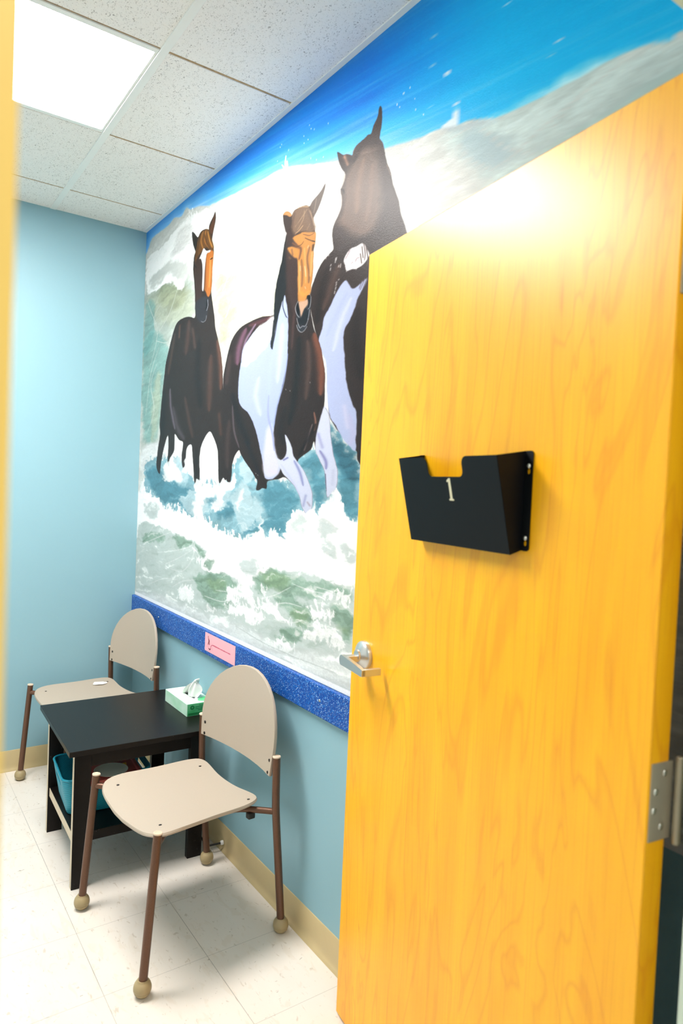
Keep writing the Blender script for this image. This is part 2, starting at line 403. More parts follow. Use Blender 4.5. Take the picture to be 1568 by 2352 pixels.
# ------------------------------------------------------------------ mural; lighter head fill on the third horse paints in lamp glare
PAINT = """P|212 216 190|60|25|0.85|-1|844 2411 1035 2386 1370 2224 1451 2091 1387 2018 1262 2010 1070 1979 996 1871 923 2068 878 2212
P|182 188 152|40|30|0.5|-1|857 2257 1018 2235 1116 2124 1064 2044 980 1959 923 2068 881 2171
P|196 210 200|35|25|0.9|-1|17 2394 306 2381 658 2316 684 2138 419 2109 326 1933 288 1616 46 1581 -10 2143
P|150 160 124|30|22|0.7|-1|238 2371 395 2361 543 2320 607 2255 492 2218 294 2264 196 2324
P|190 196 165|40|25|0.5|-1|72 2349 606 2270 672 2162 457 2148 183 2212
P|140 190 184|25|25|0.8|-1|43 2135 190 2145 359 2055 330 1893 262 1649 68 1623 16 1882
P|120 182 180|18|18|0.6|-1|37 2322 152 2283 144 2120 75 2063 21 2096
P|205 208 180|20|16|0.6|-1|189 1908 280 1938 286 1761 238 1650 169 1619
S|232 238 230|2.1|2.1|0.7|-1|109 1974 214 2141 104 2276 48 2337
S|232 238 230|2.1|2.1|0.7|-1|214 2141 366 2211 463 2307
S|232 238 230|2.1|2.1|0.7|-1|193 2112 357 2079 417 2132
S|232 238 230|2.1|2.1|0.7|-1|81 1750 136 1955 244 2072
S|232 238 230|2.1|2.1|0.7|-1|103 1655 203 1767 141 1904 228 2001
S|232 238 230|2.1|2.1|0.7|-1|188 2162 157 2233 247 2281
P|251 253 252|8|24|1|-1|1 2551 196 2567 374 2583 556 2598 796 2569 838 2474 649 2420 654 2361 579 2349 525 2294 427 2353 329 2367 193 2357 45 2367 6 2447
P|212 220 212|22|26|0.5|-1|64 2435 206 2468 386 2456 575 2394 561 2338 348 2402 143 2376
P|236 238 236|20|20|0.6|-1|479 2576 617 2558 606 2474 469 2465 360 2501
S|252 252 252|2.6|0.8|1|-1|572 2634 579 2620
S|252 252 252|2.2|0.8|1|-1|611 2629 618 2615
S|252 252 252|2.9|0.8|1|-1|660 2600 667 2586
S|252 252 252|3.7|0.8|1|-1|633 2597 639 2584
S|252 252 252|3.8|0.8|1|-1|575 2607 582 2593
S|252 252 252|1.8|0.8|1|-1|693 2585 699 2571
S|252 252 252|1.8|0.8|1|-1|812 2574 818 2561
S|252 252 252|2.1|0.8|1|-1|810 2564 816 2551
S|252 252 252|3.4|0.8|1|-1|556 2604 563 2590
S|252 252 252|2.6|0.8|1|-1|597 2615 604 2601
S|252 252 252|3.3|0.8|1|-1|671 2582 678 2569
S|252 252 252|4.6|0.8|1|-1|547 2590 555 2576
S|248 250 252|2.2|0.8|1|-1|1439 2551 1436 2521 1447 2503
S|248 250 252|1.7|0.8|1|-1|1412 2530 1428 2513 1424 2502
S|248 250 252|3.4|1.0|1|-1|1446 2527 1452 2501
S|235 242 250|0.8|0.8|0.9|-1|1397 2597 1395 2593
S|235 242 250|0.8|0.8|0.9|-1|1406 2603 1404 2599
S|235 242 250|0.8|0.8|0.9|-1|1381 2555 1379 2552
S|235 242 250|0.8|0.8|0.9|-1|1587 2595 1586 2592
S|235 242 250|0.8|0.8|0.9|-1|1599 2579 1597 2576
S|235 242 250|0.8|0.8|0.9|-1|1555 2573 1553 2569
S|235 242 250|0.8|0.8|0.9|-1|1558 2549 1557 2545
S|235 242 250|0.8|0.8|0.9|-1|1582 2551 1581 2547
S|235 242 250|0.8|0.8|0.9|-1|1619 2569 1617 2566
S|235 242 250|0.8|0.8|0.9|-1|1700 2554 1699 2551
S|235 242 250|0.8|0.8|0.9|-1|1680 2459 1678 2456
S|235 242 250|0.8|0.8|0.9|-1|1604 2483 1603 2479
S|235 242 250|0.8|0.8|0.9|-1|1639 2466 1638 2462
S|235 242 250|0.8|0.8|0.9|-1|1456 2565 1455 2561
S|235 242 250|0.8|0.8|0.9|-1|2054 2453 2053 2450
S|235 242 250|0.8|0.8|0.9|-1|2066 2482 2065 2479
S|235 242 250|0.8|0.8|0.9|-1|2184 2401 2183 2398
S|235 242 250|0.8|0.8|0.9|-1|2116 2447 2115 2445
S|215 230 240|1.8|0.8|1|-1|2242 2460 2243 2452 2246 2428
S|215 230 240|3.2|0.8|1|-1|2241 2457 2242 2450
P|222 234 240|4|5|1|-1|2235 2331 2257 2337 2263 2358 2270 2360 2276 2342 2282 2326 2286 2311 2310 2301 2322 2303 2335 2296 2353 2291 2397 2279 2406 2263 2312 2279 2232 2320
S|205 224 240|1.0|0.8|0.9|-1|2302 2362 2302 2349
S|205 224 240|1.0|0.8|0.9|-1|2315 2386 2314 2380
S|205 224 240|1.0|0.8|0.9|-1|2316 2370 2316 2364
S|205 224 240|1.0|0.8|0.9|-1|2295 2336 2295 2333
S|205 224 240|1.0|0.8|0.9|-1|2315 2317 2315 2309
S|205 224 240|1.0|0.8|0.9|-1|2343 2305 2343 2300
S|205 224 240|1.0|0.8|0.9|-1|2351 2309 2351 2304
S|205 224 240|1.0|0.8|0.9|-1|2363 2301 2363 2293
S|205 224 240|1.0|0.8|0.9|-1|2334 2305 2334 2301
S|205 224 240|1.0|0.8|0.9|-1|2393 2332 2393 2327
S|205 224 240|1.0|0.8|0.9|-1|2273 2368 2273 2363
S|205 224 240|1.1|0.8|0.9|-1|2182 2503 2182 2498
S|205 224 240|1.1|0.8|0.9|-1|2182 2574 2182 2570
S|205 224 240|1.1|0.8|0.9|-1|2094 2486 2093 2483
S|205 224 240|1.1|0.8|0.9|-1|2070 2482 2069 2479
S|205 224 240|1.1|0.8|0.9|-1|2042 2465 2041 2461
S|205 224 240|1.1|0.8|0.9|-1|2183 2400 2182 2397
S|205 224 240|1.1|0.8|0.9|-1|2121 2417 2120 2414
S|205 224 240|1.1|0.8|0.9|-1|2153 2391 2153 2388
S|205 224 240|1.0|0.8|0.9|-1|2250 2393 2250 2389
S|205 224 240|0.9|0.8|0.9|-1|2557 2372 2557 2369
S|205 224 240|0.9|0.8|0.9|-1|2573 2366 2573 2363
S|205 224 240|0.9|0.8|0.9|-1|2563 2350 2563 2347
S|205 224 240|0.9|0.8|0.9|-1|2552 2344 2551 2341
S|205 224 240|0.8|0.8|0.9|-1|2802 2286 2801 2283
S|205 224 240|0.9|0.8|0.9|-1|2500 2388 2500 2386
S|205 224 240|0.9|0.8|0.9|-1|2454 2471 2454 2469
S|205 224 240|0.9|0.8|0.9|-1|2424 2520 2424 2518
P|228 252 250|30|20|0.75|-1|2246 2305 2371 2281 2480 2276 2577 2279 2664 2271 2817 2238 2882 2232 2916 2166 2787 2157 2632 2123 2492 2097 2393 2131 2303 2226
P|206 246 242|40|20|0.7|-1|2491 2105 2586 2141 2692 2157 2786 2171 2886 2172 2919 2129 2791 2096 2635 2067
P|206 232 240|18|14|0.8|-1|2300 2267 2354 2271 2443 2203 2456 2166 2413 2165 2335 2201
S|238 243 240|2.2|2.2|0.6|-1|2354 2275 2384 2251 2432 2203 2487 2170 2563 2130
S|238 243 240|2.3|2.3|0.6|-1|2281 2274 2328 2213 2402 2161
S|238 243 240|2.1|2.1|0.6|-1|2391 2161 2456 2170 2535 2199 2608 2221 2646 2233
S|238 243 240|1.9|1.9|0.6|-1|2564 2187 2617 2217 2667 2235 2726 2249
S|238 243 240|2.3|2.3|0.6|-1|2248 2287 2311 2288
S|252 252 248|2.4|2.7|0.6|-1|902 2301 1038 2353 1230 2393
S|252 252 248|2.3|2.6|0.6|-1|1042 2307 1152 2353 1305 2418
S|252 252 248|2.4|2.7|0.6|-1|960 2195 1045 2267 1129 2304
S|252 252 248|2.3|2.7|0.6|-1|1001 2081 1083 2169
S|252 252 248|2.2|2.5|0.6|-1|1237 2306 1310 2357 1382 2371
S|252 252 248|2.2|2.5|0.6|-1|1171 2138 1247 2195 1296 2219
P|240 243 243|14|14|1|-1|45 1589 265 1616 462 1656 705 1602 895 1637 1002 1526 1012 1420 743 1385 478 1486 301 1486 59 1452
P|247 250 250|20|20|1|-1|38 1400 478 1486 901 1390 1313 1401 1652 1464 2043 1467 2066 1149 93 854
P|146 192 206|5|30|1|-1|107 1486 178 1526 322 1510 473 1540 604 1494 767 1422 996 1419 1112 1486 1180 1536 1309 1450 1434 1434 1549 1436 1597 1508 1696 1544 1759 1476 1780 1414 1790 1547 1765 1634 1832 1586 1905 1534 1950 1476 2022 1444 2031 1329 1944 1338 1866 1372 1836 1416 1785 1384 1741 1341 1701 1354 1622 1323 1564 1319 1563 1258 1472 1268 1378 1225 1192 1228 1011 1246 912 1266 790 1273 579 1290 388 1288 268 1340 118 1376
P|84 146 166|14|26|0.8|-1|135 1461 278 1486 441 1424 743 1385 786 1308 557 1304 408 1313 242 1371
P|84 146 166|14|26|0.8|-1|921 1349 1062 1375 1128 1306 992 1285
P|84 146 166|14|26|0.8|-1|1187 1284 1294 1315 1374 1272 1261 1233 1204 1247
P|84 146 166|14|26|0.8|-1|1364 1403 1505 1429 1618 1377 1536 1318 1420 1311
P|84 146 166|14|26|0.8|-1|1608 1497 1707 1528 1750 1465 1757 1383 1710 1360 1695 1433 1652 1475
P|84 146 166|14|26|0.8|-1|1788 1577 1889 1525 1944 1443 1943 1352 1865 1387 1821 1496
P|84 146 166|14|26|0.8|-1|1324 1263 1444 1312 1537 1307 1541 1256 1448 1272
P|200 226 234|12|30|0.85|-1|1123 1364 1230 1430 1318 1341 1298 1267 1190 1246
P|200 226 234|12|30|0.85|-1|574 1335 742 1400 902 1376 842 1276
P|200 226 234|12|30|0.85|-1|1195 1524 1282 1462 1231 1424 1158 1461
P|200 226 234|12|30|0.85|-1|982 1392 1088 1421 1123 1357 1035 1327
P|200 226 234|12|30|0.85|-1|374 1431 536 1532 682 1435 505 1417
P|200 226 234|12|30|0.85|-1|1315 1371 1356 1349 1373 1284 1321 1305
P|200 226 234|12|30|0.85|-1|1766 1383 1811 1395 1849 1367 1807 1334
P|200 226 234|12|30|0.85|-1|1520 1520 1609 1486 1581 1442
P|58 104 122|18|16|0.75|-1|1785 1618 1842 1570 1913 1529 1949 1486 1952 1443 1895 1442 1820 1516
P|246 249 250|9|26|0.9|-1|769 1400 750 1314 791 1259 842 1276 871 1347 997 1406 931 1418
P|246 249 250|9|26|0.9|-1|1364 1325 1359 1277 1327 1227 1415 1228 1374 1278
P|246 249 250|9|26|0.9|-1|350 1454 473 1532 585 1434 420 1416
P|246 249 250|9|26|0.9|-1|981 1412 1057 1427 1035 1327 925 1308
P|246 249 250|9|26|0.9|-1|1166 1365 1206 1398 1185 1309
P|252 252 252|4|26|1|-1|-8 1359 171 1357 381 1301 412 1269 497 1267 591 1305 671 1264 769 1251 837 1274 892 1247 937 1221 1010 1198 1090 1193 1189 1221 1261 1219 1329 1236 1370 1301 1378 1235 1464 1277 1515 1266 1570 1251 1550 1312 1614 1340 1668 1334 1710 1345 1729 1319 1750 1374 1789 1385 1830 1417 1867 1379 1906 1352 1943 1329 1998 1328 2026 1133 1937 1127 1878 1132 1776 1139 1647 1150 1455 1137 1363 1093 1299 1048 1178 1063 994 1062 863 1069 902 1134 776 1177 630 1164 391 1192 34 1180
P|205 224 222|16|28|0.6|-1|1745 1329 1810 1316 1766 1268 1723 1291
P|205 224 222|16|28|0.6|-1|1862 1242 1920 1264 1938 1216 1880 1209
P|205 224 222|16|28|0.6|-1|1765 1277 1831 1256 1818 1211 1761 1231
P|205 224 222|16|28|0.6|-1|1716 1264 1767 1250 1736 1229
P|205 224 222|16|28|0.6|-1|1197 1132 1346 1159 1341 1095 1248 1094
P|205 224 222|16|28|0.6|-1|90 1295 281 1304 306 1256 141 1232
P|205 224 222|16|28|0.6|-1|1579 1309 1633 1322 1645 1286 1591 1272
P|222 236 232|8|22|1|-1|11 1179 410 1193 630 1161 776 1174 887 1139 863 1069 994 1062 1178 1060 1299 1048 1363 1093 1455 1135 1647 1147 1776 1137 1878 1129 2013 1135 2035 831 1800 826 1198 829 609 830 -1 828
P|156 190 170|12|22|0.85|-1|105 1141 294 1171 433 1154 258 1118 109 1104
P|156 190 170|12|22|0.85|-1|524 1169 646 1172 746 1156 617 1118 563 1139
P|156 190 170|12|22|0.85|-1|762 1163 856 1142 889 1115 796 1136
P|156 190 170|12|22|0.85|-1|877 1083 961 1117 950 1080
P|156 190 170|12|22|0.85|-1|791 1017 937 1061 1102 1059 1205 1034 1121 988 1174 963 1061 927 920 933 825 979
P|156 190 170|12|22|0.85|-1|1331 1078 1435 1133 1565 1135 1685 1117 1817 1131 1931 1114 1919 1087 1803 1103 1732 1065 1608 1064 1450 1069 1379 1033
P|156 190 170|12|22|0.85|-1|1473 1043 1570 1072 1637 1049 1734 1038 1705 973 1643 974 1575 1010 1516 1015
P|156 190 170|12|22|0.85|-1|1815 1052 1919 1078 1945 1024 1864 1025
P|156 190 170|12|22|0.85|-1|1523 932 1625 962 1689 951 1584 895 1525 903
P|156 190 170|12|22|0.85|-1|1916 1018 1945 1028 1941 981 1882 986
P|146 178 136|16|24|0.6|-1|1383 1111 1506 1132 1585 1113 1511 1068 1408 1074
P|146 178 136|16|24|0.6|-1|1593 1023 1683 1029 1687 978 1624 980
P|146 178 136|16|24|0.6|-1|911 1027 1078 1038 1107 1003 973 982
P|146 178 136|16|24|0.6|-1|1849 1018 1930 1025 1925 999
P|246 249 248|5|30|0.95|-1|1179 1058 1263 1058 1324 1019 1339 980 1281 986 1230 1027
P|246 249 248|5|30|0.95|-1|1110 964 1169 1029 1267 1011 1210 980
P|246 249 248|5|30|0.95|-1|1378 1043 1430 1061 1391 1020
P|246 249 248|5|30|0.95|-1|1700 1032 1790 1065 1783 1042 1838 1056 1832 1033 1736 1011
P|246 249 248|5|30|0.95|-1|1672 943 1746 994 1835 998 1905 969 1886 930 1815 950 1750 940
P|246 249 248|5|30|0.95|-1|1487 875 1583 900 1641 879 1538 866
P|246 249 248|5|30|0.95|-1|1339 985 1455 1020 1527 1002 1606 972 1479 973
P|246 249 248|5|30|0.95|-1|600 933 732 959 800 913 689 889
P|246 249 248|5|30|0.95|-1|1087 926 1258 982 1374 960 1377 929 1263 924
P|246 249 248|5|30|0.95|-1|767 1102 874 1113 906 1087 800 1087
P|246 249 248|5|30|0.95|-1|893 904 1006 923 952 890
P|246 249 248|5|30|0.95|-1|1804 1094 1917 1112 1940 1086 1859 1081
S|240 246 244|2.5|1.8|0.8|-1|171 1146 309 1228 391 1192
S|240 246 244|2.4|1.7|0.8|-1|304 1073 512 1101 715 1140 761 1176
S|240 246 244|2.4|1.7|0.8|-1|426 1030 586 1075 749 1131
S|240 246 244|2.3|1.7|0.8|-1|483 1017 643 1024 752 1094 770 1164
S|240 246 244|2.6|1.8|0.8|-1|110 1097 297 1143 486 1186
S|240 246 244|2.3|1.6|0.8|-1|528 936 647 979 792 1005
S|240 246 244|2.5|1.8|0.8|-1|216 905 413 960 595 978
S|240 246 244|1.8|1.3|0.8|-1|1369 1016 1473 1043 1587 1089
S|240 246 244|1.8|1.3|0.8|-1|1415 993 1554 1031 1665 1035
S|240 246 244|1.7|1.2|0.8|-1|1605 1101 1729 1096 1858 1103
S|240 246 244|2.0|1.4|0.8|-1|1000 992 1107 1003 1181 1030
S|240 246 244|2.1|1.5|0.8|-1|888 952 1058 955 1135 979
S|240 246 244|1.7|1.2|0.8|-1|1480 963 1578 967 1668 993
S|240 246 244|1.6|1.1|0.8|-1|1737 1111 1826 1111 1918 1095
P|240 246 246|26|22|0.9|-1|-2 843 421 879 804 876 1311 901 1527 873 1710 904 1944 940 2027 942 2035 831 1800 826 1198 829 609 830 0 821
S|200 216 212|1.2|1.4|0.5|-1|1587 862 1713 868 1875 872
S|200 216 212|1.2|1.5|0.5|-1|1491 825 1626 833 1767 831
S|200 216 212|1.4|1.6|0.5|-1|1194 883 1425 866 1624 866
P|60 48 45|2|2|1|1|619 2524 656 2503 686 2482 715 2497 764 2495 800 2482 802 2496 821 2513 845 2526 862 2537 869 2511 859 2481 844 2448 839 2426 857 2394 860 2359 849 2314 855 2258 849 2218 864 2174 890 2108 904 2058 931 2010 958 1962 978 1913 992 1858 1003 1791 1013 1672 1028 1592 1040 1526 1057 1434 1033 1445 1008 1425 992 1429 981 1493 968 1560 932 1602 896 1632 863 1627 822 1597 797 1564 789 1514 798 1458 794 1422 768 1408 743 1421 726 1486 710 1544 699 1583 669 1584 642 1567 633 1516 621 1479 595 1497 587 1539 596 1576 594 1601 549 1611 495 1640 493 1609 491 1563 452 1533 430 1490 412 1518 417 1580 405 1637 360 1582 326 1510 313 1454 264 1486 266 1535 278 1584 299 1647 288 1696 297 1760 309 1831 328 1917 346 1986 386 2052 429 2115 470 2150 530 2160 616 2154 682 2137 683 2181 674 2241 661 2301 645 2355 650 2405 663 2429 637 2462 623 2495
S|96 72 64|11.2|8.9|0.5|1|618 2135 607 2049 593 1992
S|92 66 56|11.8|9.4|0.55|1|868 1948 869 1838 871 1721
S|104 70 56|8.9|7.1|0.7|1|929 2000 970 1894 978 1800
S|40 34 36|14.4|11.5|0.6|1|739 2029 734 1887 783 1741
S|98 88 100|5.5|4.4|0.8|1|413 1854 430 1767 492 1663
S|84 76 84|10.1|8.1|0.6|1|462 1764 523 1669 608 1613
S|92 72 62|7.0|5.6|0.5|1|451 2104 417 2016 382 1927
S|40 36 40|10.4|8.3|0.6|1|334 1853 334 1734 333 1630
S|45 38 38|6.4|5.2|0.6|1|755 1558 764 1458
S|88 66 58|7.5|6.0|0.5|1|601 1799 659 1691 703 1617
S|88 60 50|5.4|4.3|0.5|1|971 1701 994 1619
S|94 74 66|5.9|4.7|0.5|1|664 2091 696 2007
S|110 82 68|4.6|3.7|0.5|1|510 2132 505 2080
P|120 80 40|6|3|1|1|667 2422 685 2467 719 2492 765 2492 804 2478 839 2426 857 2390 820 2393 775 2415 727 2407 681 2368 663 2330
S|176 122 58|2.5|1.8|0.8|1|742 2491 722 2457 749 2415
S|158 104 46|2.5|1.8|0.8|1|769 2487 764 2446 810 2406
S|190 136 66|2.5|1.8|0.8|1|790 2477 816 2432 845 2397
S|84 58 36|2.5|1.8|0.8|1|707 2483 693 2444 679 2398
S|92 62 34|2.5|1.8|0.8|1|756 2476 788 2426 846 2386
S|80 54 30|2.5|1.8|0.8|1|813 2467 835 2427
P|74 54 48|6|2|1|1|662 2359 681 2390 713 2403 730 2371 748 2282 745 2198 698 2179 677 2255
P|186 112 48|5|2|1|1|792 2385 856 2379 854 2313 850 2225 820 2197 788 2231 777 2241 779 2331
S|232 160 84|3.2|2.5|0.8|1|828 2360 829 2291 825 2237
S|110 66 36|2.8|2.1|0.7|1|782 2372 782 2302 792 2230
P|238 238 240|2|1|1|1|754 2417 783 2399 825 2391 819 2384 791 2386 780 2365 772 2319 768 2242 752 2244 751 2309 744 2353 725 2380 709 2383 731 2399
S|30 22 20|2.1|0.8|1|1|829 2352 849 2352
S|30 24 24|2.2|0.8|1|1|657 2371 677 2355
P|62 60 66|6|2|1|1|684 2196 732 2211 773 2210 826 2192 821 2134 803 2104 754 2102 702 2135
S|26 26 30|2.5|1.1|1|1|804 2186 808 2165 799 2149
S|168 172 182|0.8|0.8|0.9|1|816 2189 820 2162 808 2144
S|186 188 196|1.1|0.8|0.9|1|808 2123 803 2106 775 2102 753 2110
P|52 44 40|3|1|1|1|621 2521 657 2498 680 2479 675 2442 663 2430 637 2466
P|120 72 44|4|1|0.7|1|807 2483 829 2504 850 2525 860 2529 857 2489 843 2459 826 2457
P|62 50 48|2|2|1|3|1757 2442 1767 2439 1789 2423 1807 2419 1826 2411 1840 2404 1843 2415 1860 2425 1893 2429 1913 2433 1928 2431 1938 2449 1956 2468 1962 2488 1969 2490 1977 2471 1976 2441 1972 2412 1971 2400 1987 2380 1996 2354 2010 2318 2027 2286 2039 2253 2063 2208 2077 2167 2094 2132 2111 2099 2138 2063 2170 1998 2191 1923 2209 1815 2206 1711 2198 1606 2190 1500 2124 1478 2005 1455 1976 1462 1966 1466 1947 1490 1931 1510 1927 1530 1911 1538 1883 1559 1835 1589 1807 1611 1774 1647 1764 1716 1752 1802 1726 1865 1696 1882 1669 1926 1644 1983 1633 2038 1647 2070 1675 2108 1705 2130 1735 2142 1759 2152 1753 2177 1748 2200 1752 2219 1773 2243 1792 2266 1794 2294 1784 2318 1796 2334 1808 2358 1781 2389 1764 2420
P|132 108 94|24|6|0.8|3|1796 2334 1815 2360 1869 2397 1936 2388 1977 2342 1997 2244 1972 2160 1887 2153 1783 2215 1791 2254 1799 2292
S|58 44 42|8.0|6.4|0.8|3|1927 2422 1881 2417 1849 2381
S|64 48 44|9.7|7.8|0.8|3|1989 2352 2028 2241 2077 2130
S|140 104 82|6.9|5.5|0.3|3|1898 2371 1876 2299 1874 2228
S|126 96 80|5.9|4.8|0.3|3|1939 2340 1939 2263 1924 2190
S|70 58 58|10.6|8.5|0.8|3|1768 2211 1801 2169 1796 2133
S|54 42 42|5.4|4.3|0.7|3|1833 2123 1901 2141 1958 2095
S|40 34 34|10.8|8.6|0.6|3|1731 2103 1697 2025 1680 1942
S|88 66 58|8.4|6.8|0.5|3|1792 2097 1765 2053 1717 1978
S|44 38 38|12.1|9.7|0.6|3|1903 1943 1895 1864 1931 1740
S|92 72 64|4.7|3.7|0.4|3|1994 1941 1976 1852
S|140 104 84|2.9|2.4|0.7|3|1797 2416 1817 2384
S|60 48 46|2.0|1.6|0.5|3|1960 2455 1946 2430
S|44 34 32|2.1|1.1|0.9|3|1786 2323 1799 2315 1805 2303
S|96 78 70|0.8|0.8|0.9|3|1840 2404 1853 2423 1883 2429
S|96 78 70|0.8|0.8|0.9|3|1829 2412 1846 2426 1866 2430
S|96 78 70|0.8|0.8|0.9|3|2007 2316 2024 2287 2028 2279
S|96 78 70|0.8|0.8|0.9|3|2039 2251 2064 2233 2073 2204 2080 2166
P|184 194 230|3|3|1|3|1829 2041 1846 2029 1870 2008 1898 2011 1941 2023 1927 2001 1900 1979 1888 1953 1864 1918 1839 1898 1834 1874 1841 1832 1849 1790 1856 1748 1872 1708 1896 1667 1913 1654 1920 1622 1919 1574 1920 1534 1891 1546 1846 1576 1814 1611 1782 1638 1761 1695 1745 1803 1724 1835 1697 1881 1714 1918 1724 1953 1756 1981 1787 2016
S|170 182 224|5.0|4.0|0.7|3|1842 2003 1788 1948 1739 1889
S|236 238 250|5.3|4.3|0.7|3|1865 1982 1819 1926 1782 1840
S|196 190 226|6.1|4.9|0.8|3|1884 1640 1902 1582 1891 1551
S|182 192 230|4.3|3.4|0.6|3|1751 1844 1773 1757 1796 1650
S|226 214 236|4.5|3.6|0.7|3|1854 1667 1873 1604
P|246 244 246|3|4|1|3|1819 2106 1847 2127 1882 2128 1913 2129 1938 2100 1943 2083 1922 2068 1887 2062 1859 2067 1837 2068 1825 2087
S|80 64 60|0.8|0.8|0.9|3|1916 2126 1925 2096 1923 2077
S|80 64 60|0.8|0.8|0.9|3|1927 2115 1939 2080 1938 2057
S|80 64 60|0.8|0.8|0.9|3|1908 2120 1916 2086
S|80 64 60|0.8|0.8|0.9|3|1901 2102 1910 2072
S|120 90 96|1.0|0.8|0.7|3|1878 2084 1885 2092 1898 2091
S|120 90 96|1.0|0.8|0.7|3|1858 2083 1864 2086
S|120 90 96|1.0|0.8|0.7|3|1848 2124 1827 2106
S|244 244 246|1.1|0.8|1|3|1774 2120 1772 2108
S|244 244 246|1.1|0.8|1|3|1779 2121 1776 2114
S|244 244 246|1.1|0.8|1|3|1750 2107 1747 2104
S|244 244 246|1.1|0.8|1|3|1748 2097 1746 2091
S|244 244 246|1.1|0.8|1|3|1803 2096 1801 2087
S|244 244 246|1.1|0.8|1|3|1793 2094 1791 2090
S|244 244 246|1.1|0.8|1|3|1735 2146 1733 2138
S|244 244 246|1.1|0.8|1|3|1720 2142 1718 2133
S|244 244 246|1.1|0.8|1|3|1797 2052 1794 2051
S|244 244 246|1.1|0.8|1|3|1785 2046 1782 2044
S|244 244 246|1.1|0.8|1|3|1784 2040 1781 2037
S|244 244 246|1.1|0.8|1|3|1782 2032 1779 2026
S|244 244 246|1.1|0.8|1|3|1777 2021 1775 2014
S|244 244 246|1.0|0.8|1|3|1886 2070 1884 2061
S|244 244 246|1.0|0.8|1|3|1837 2073 1835 2066
S|244 244 246|1.0|0.8|1|3|1862 2084 1859 2079
S|88 78 90|0.8|0.8|0.8|3|1940 2024 1922 1998
S|88 78 90|0.8|0.8|0.8|3|1930 2024 1909 1997
S|88 78 90|0.8|0.8|0.8|3|1916 2021 1904 2002
P|58 46 44|2|2|1|2|1436 2351 1443 2357 1457 2357 1471 2352 1486 2343 1496 2332 1509 2342 1525 2344 1554 2342 1586 2336 1609 2327 1628 2339 1655 2347 1678 2356 1697 2369 1696 2356 1683 2334 1666 2310 1648 2293 1635 2283 1641 2257 1648 2238 1653 2220 1651 2204 1646 2189 1644 2160 1645 2128 1643 2097 1637 2066 1634 2043 1640 2033 1641 2017 1643 1982 1651 1959 1666 1925 1705 1872 1723 1828 1741 1774 1746 1707 1744 1676 1755 1668 1772 1649 1781 1618 1790 1577 1807 1526 1829 1486 1835 1451 1827 1421 1803 1405 1784 1394 1773 1419 1764 1465 1756 1481 1723 1517 1702 1549 1692 1568 1677 1542 1632 1524 1599 1504 1641 1475 1665 1449 1693 1412 1699 1380 1693 1348 1668 1335 1635 1359 1622 1388 1582 1425 1523 1452 1480 1446 1434 1442 1398 1435 1395 1411 1363 1412 1338 1404 1315 1407 1323 1438 1306 1448 1281 1468 1224 1505 1180 1536 1164 1551 1130 1531 1111 1499 1107 1460 1096 1421 1069 1432 1050 1447 1030 1526 1020 1592 1000 1672 990 1739 1001 1805 1001 1857 1029 1926 1062 1980 1125 2015 1207 2026 1312 2028 1396 2019 1398 2056 1403 2107 1423 2160 1442 2206 1456 2259 1468 2278 1445 2313 1436 2342
S|106 74 92|10.7|8.6|0.8|2|1182 2005 1131 1944 1122 1882
S|86 56 60|7.7|6.1|0.8|2|1375 2014 1288 2012 1209 2013
S|150 124 150|4.3|3.4|0.8|2|1262 2010 1186 1961 1157 1890
S|78 60 58|7.9|6.3|0.5|2|1053 1917 1031 1821
S|38 36 40|13.0|10.4|0.6|2|1088 1771 1155 1664 1246 1572
S|96 84 92|3.2|2.6|0.6|2|1092 1725 1115 1627 1163 1562
S|86 60 50|5.4|4.3|0.5|2|974 1707 1002 1619
S|84 66 62|9.8|7.8|0.4|2|1067 1668 1059 1578 1067 1486
S|40 40 46|7.5|6.0|0.6|2|1217 1586 1291 1510 1333 1462
S|112 68 52|10.6|8.5|0.8|2|1668 1909 1707 1840 1722 1777 1722 1714
S|36 36 38|9.9|7.9|0.7|2|1575 1913 1572 1821 1559 1712 1533 1631
S|92 70 62|7.0|5.6|0.5|2|1629 1894 1645 1812 1633 1706
S|44 40 42|11.3|9.0|0.6|2|1506 1689 1478 1623 1505 1565
S|120 84 72|2.4|1.9|0.8|2|1687 1660 1699 1628 1692 1602
S|134 112 114|2.1|1.7|0.7|2|1680 1623 1654 1571 1636 1540
S|30 26 28|4.7|3.8|0.6|2|1700 1622 1663 1582 1606 1524
S|84 60 58|3.9|3.1|0.5|2|1541 2017 1534 1963 1530 1881
P|178 191 228|3|3|1|2|1470 2072 1488 2027 1501 1969 1503 1913 1506 1868 1497 1813 1478 1764 1463 1726 1446 1693 1435 1648 1428 1602 1438 1555 1463 1520 1488 1494 1484 1475 1456 1454 1422 1444 1380 1449 1367 1486 1347 1528 1317 1582 1295 1619 1265 1657 1222 1691 1164 1720 1138 1766 1139 1829 1151 1878 1163 1927 1193 1954 1264 1989 1339 2003 1392 2012 1396 1987 1392 1953 1434 2015 1454 2051
P|230 232 226|12|14|1|2|1213 1957 1277 1990 1351 2004 1392 2010 1392 1959 1322 1905 1234 1874 1163 1871 1168 1920
P|222 220 234|12|5|0.9|2|1372 1604 1406 1638 1428 1596 1443 1544 1482 1497 1456 1457 1382 1453 1361 1510
S|176 192 230|7.5|6.0|0.7|2|1195 1848 1172 1788 1219 1722
S|184 200 236|7.5|6.0|0.6|2|1441 1934 1389 1837 1385 1744
S|160 170 214|2.7|2.1|0.8|2|1383 1739 1385 1668 1421 1602 1440 1544
S|232 238 252|7.5|6.0|0.7|2|1461 1976 1456 1892 1442 1779
S|228 232 250|7.3|5.8|0.7|2|1304 1811 1284 1747 1329 1672
S|150 166 210|2.0|1.6|0.7|2|1506 1868 1488 1780 1448 1699 1428 1625
S|222 206 224|5.3|4.2|0.7|2|1407 1474 1467 1469
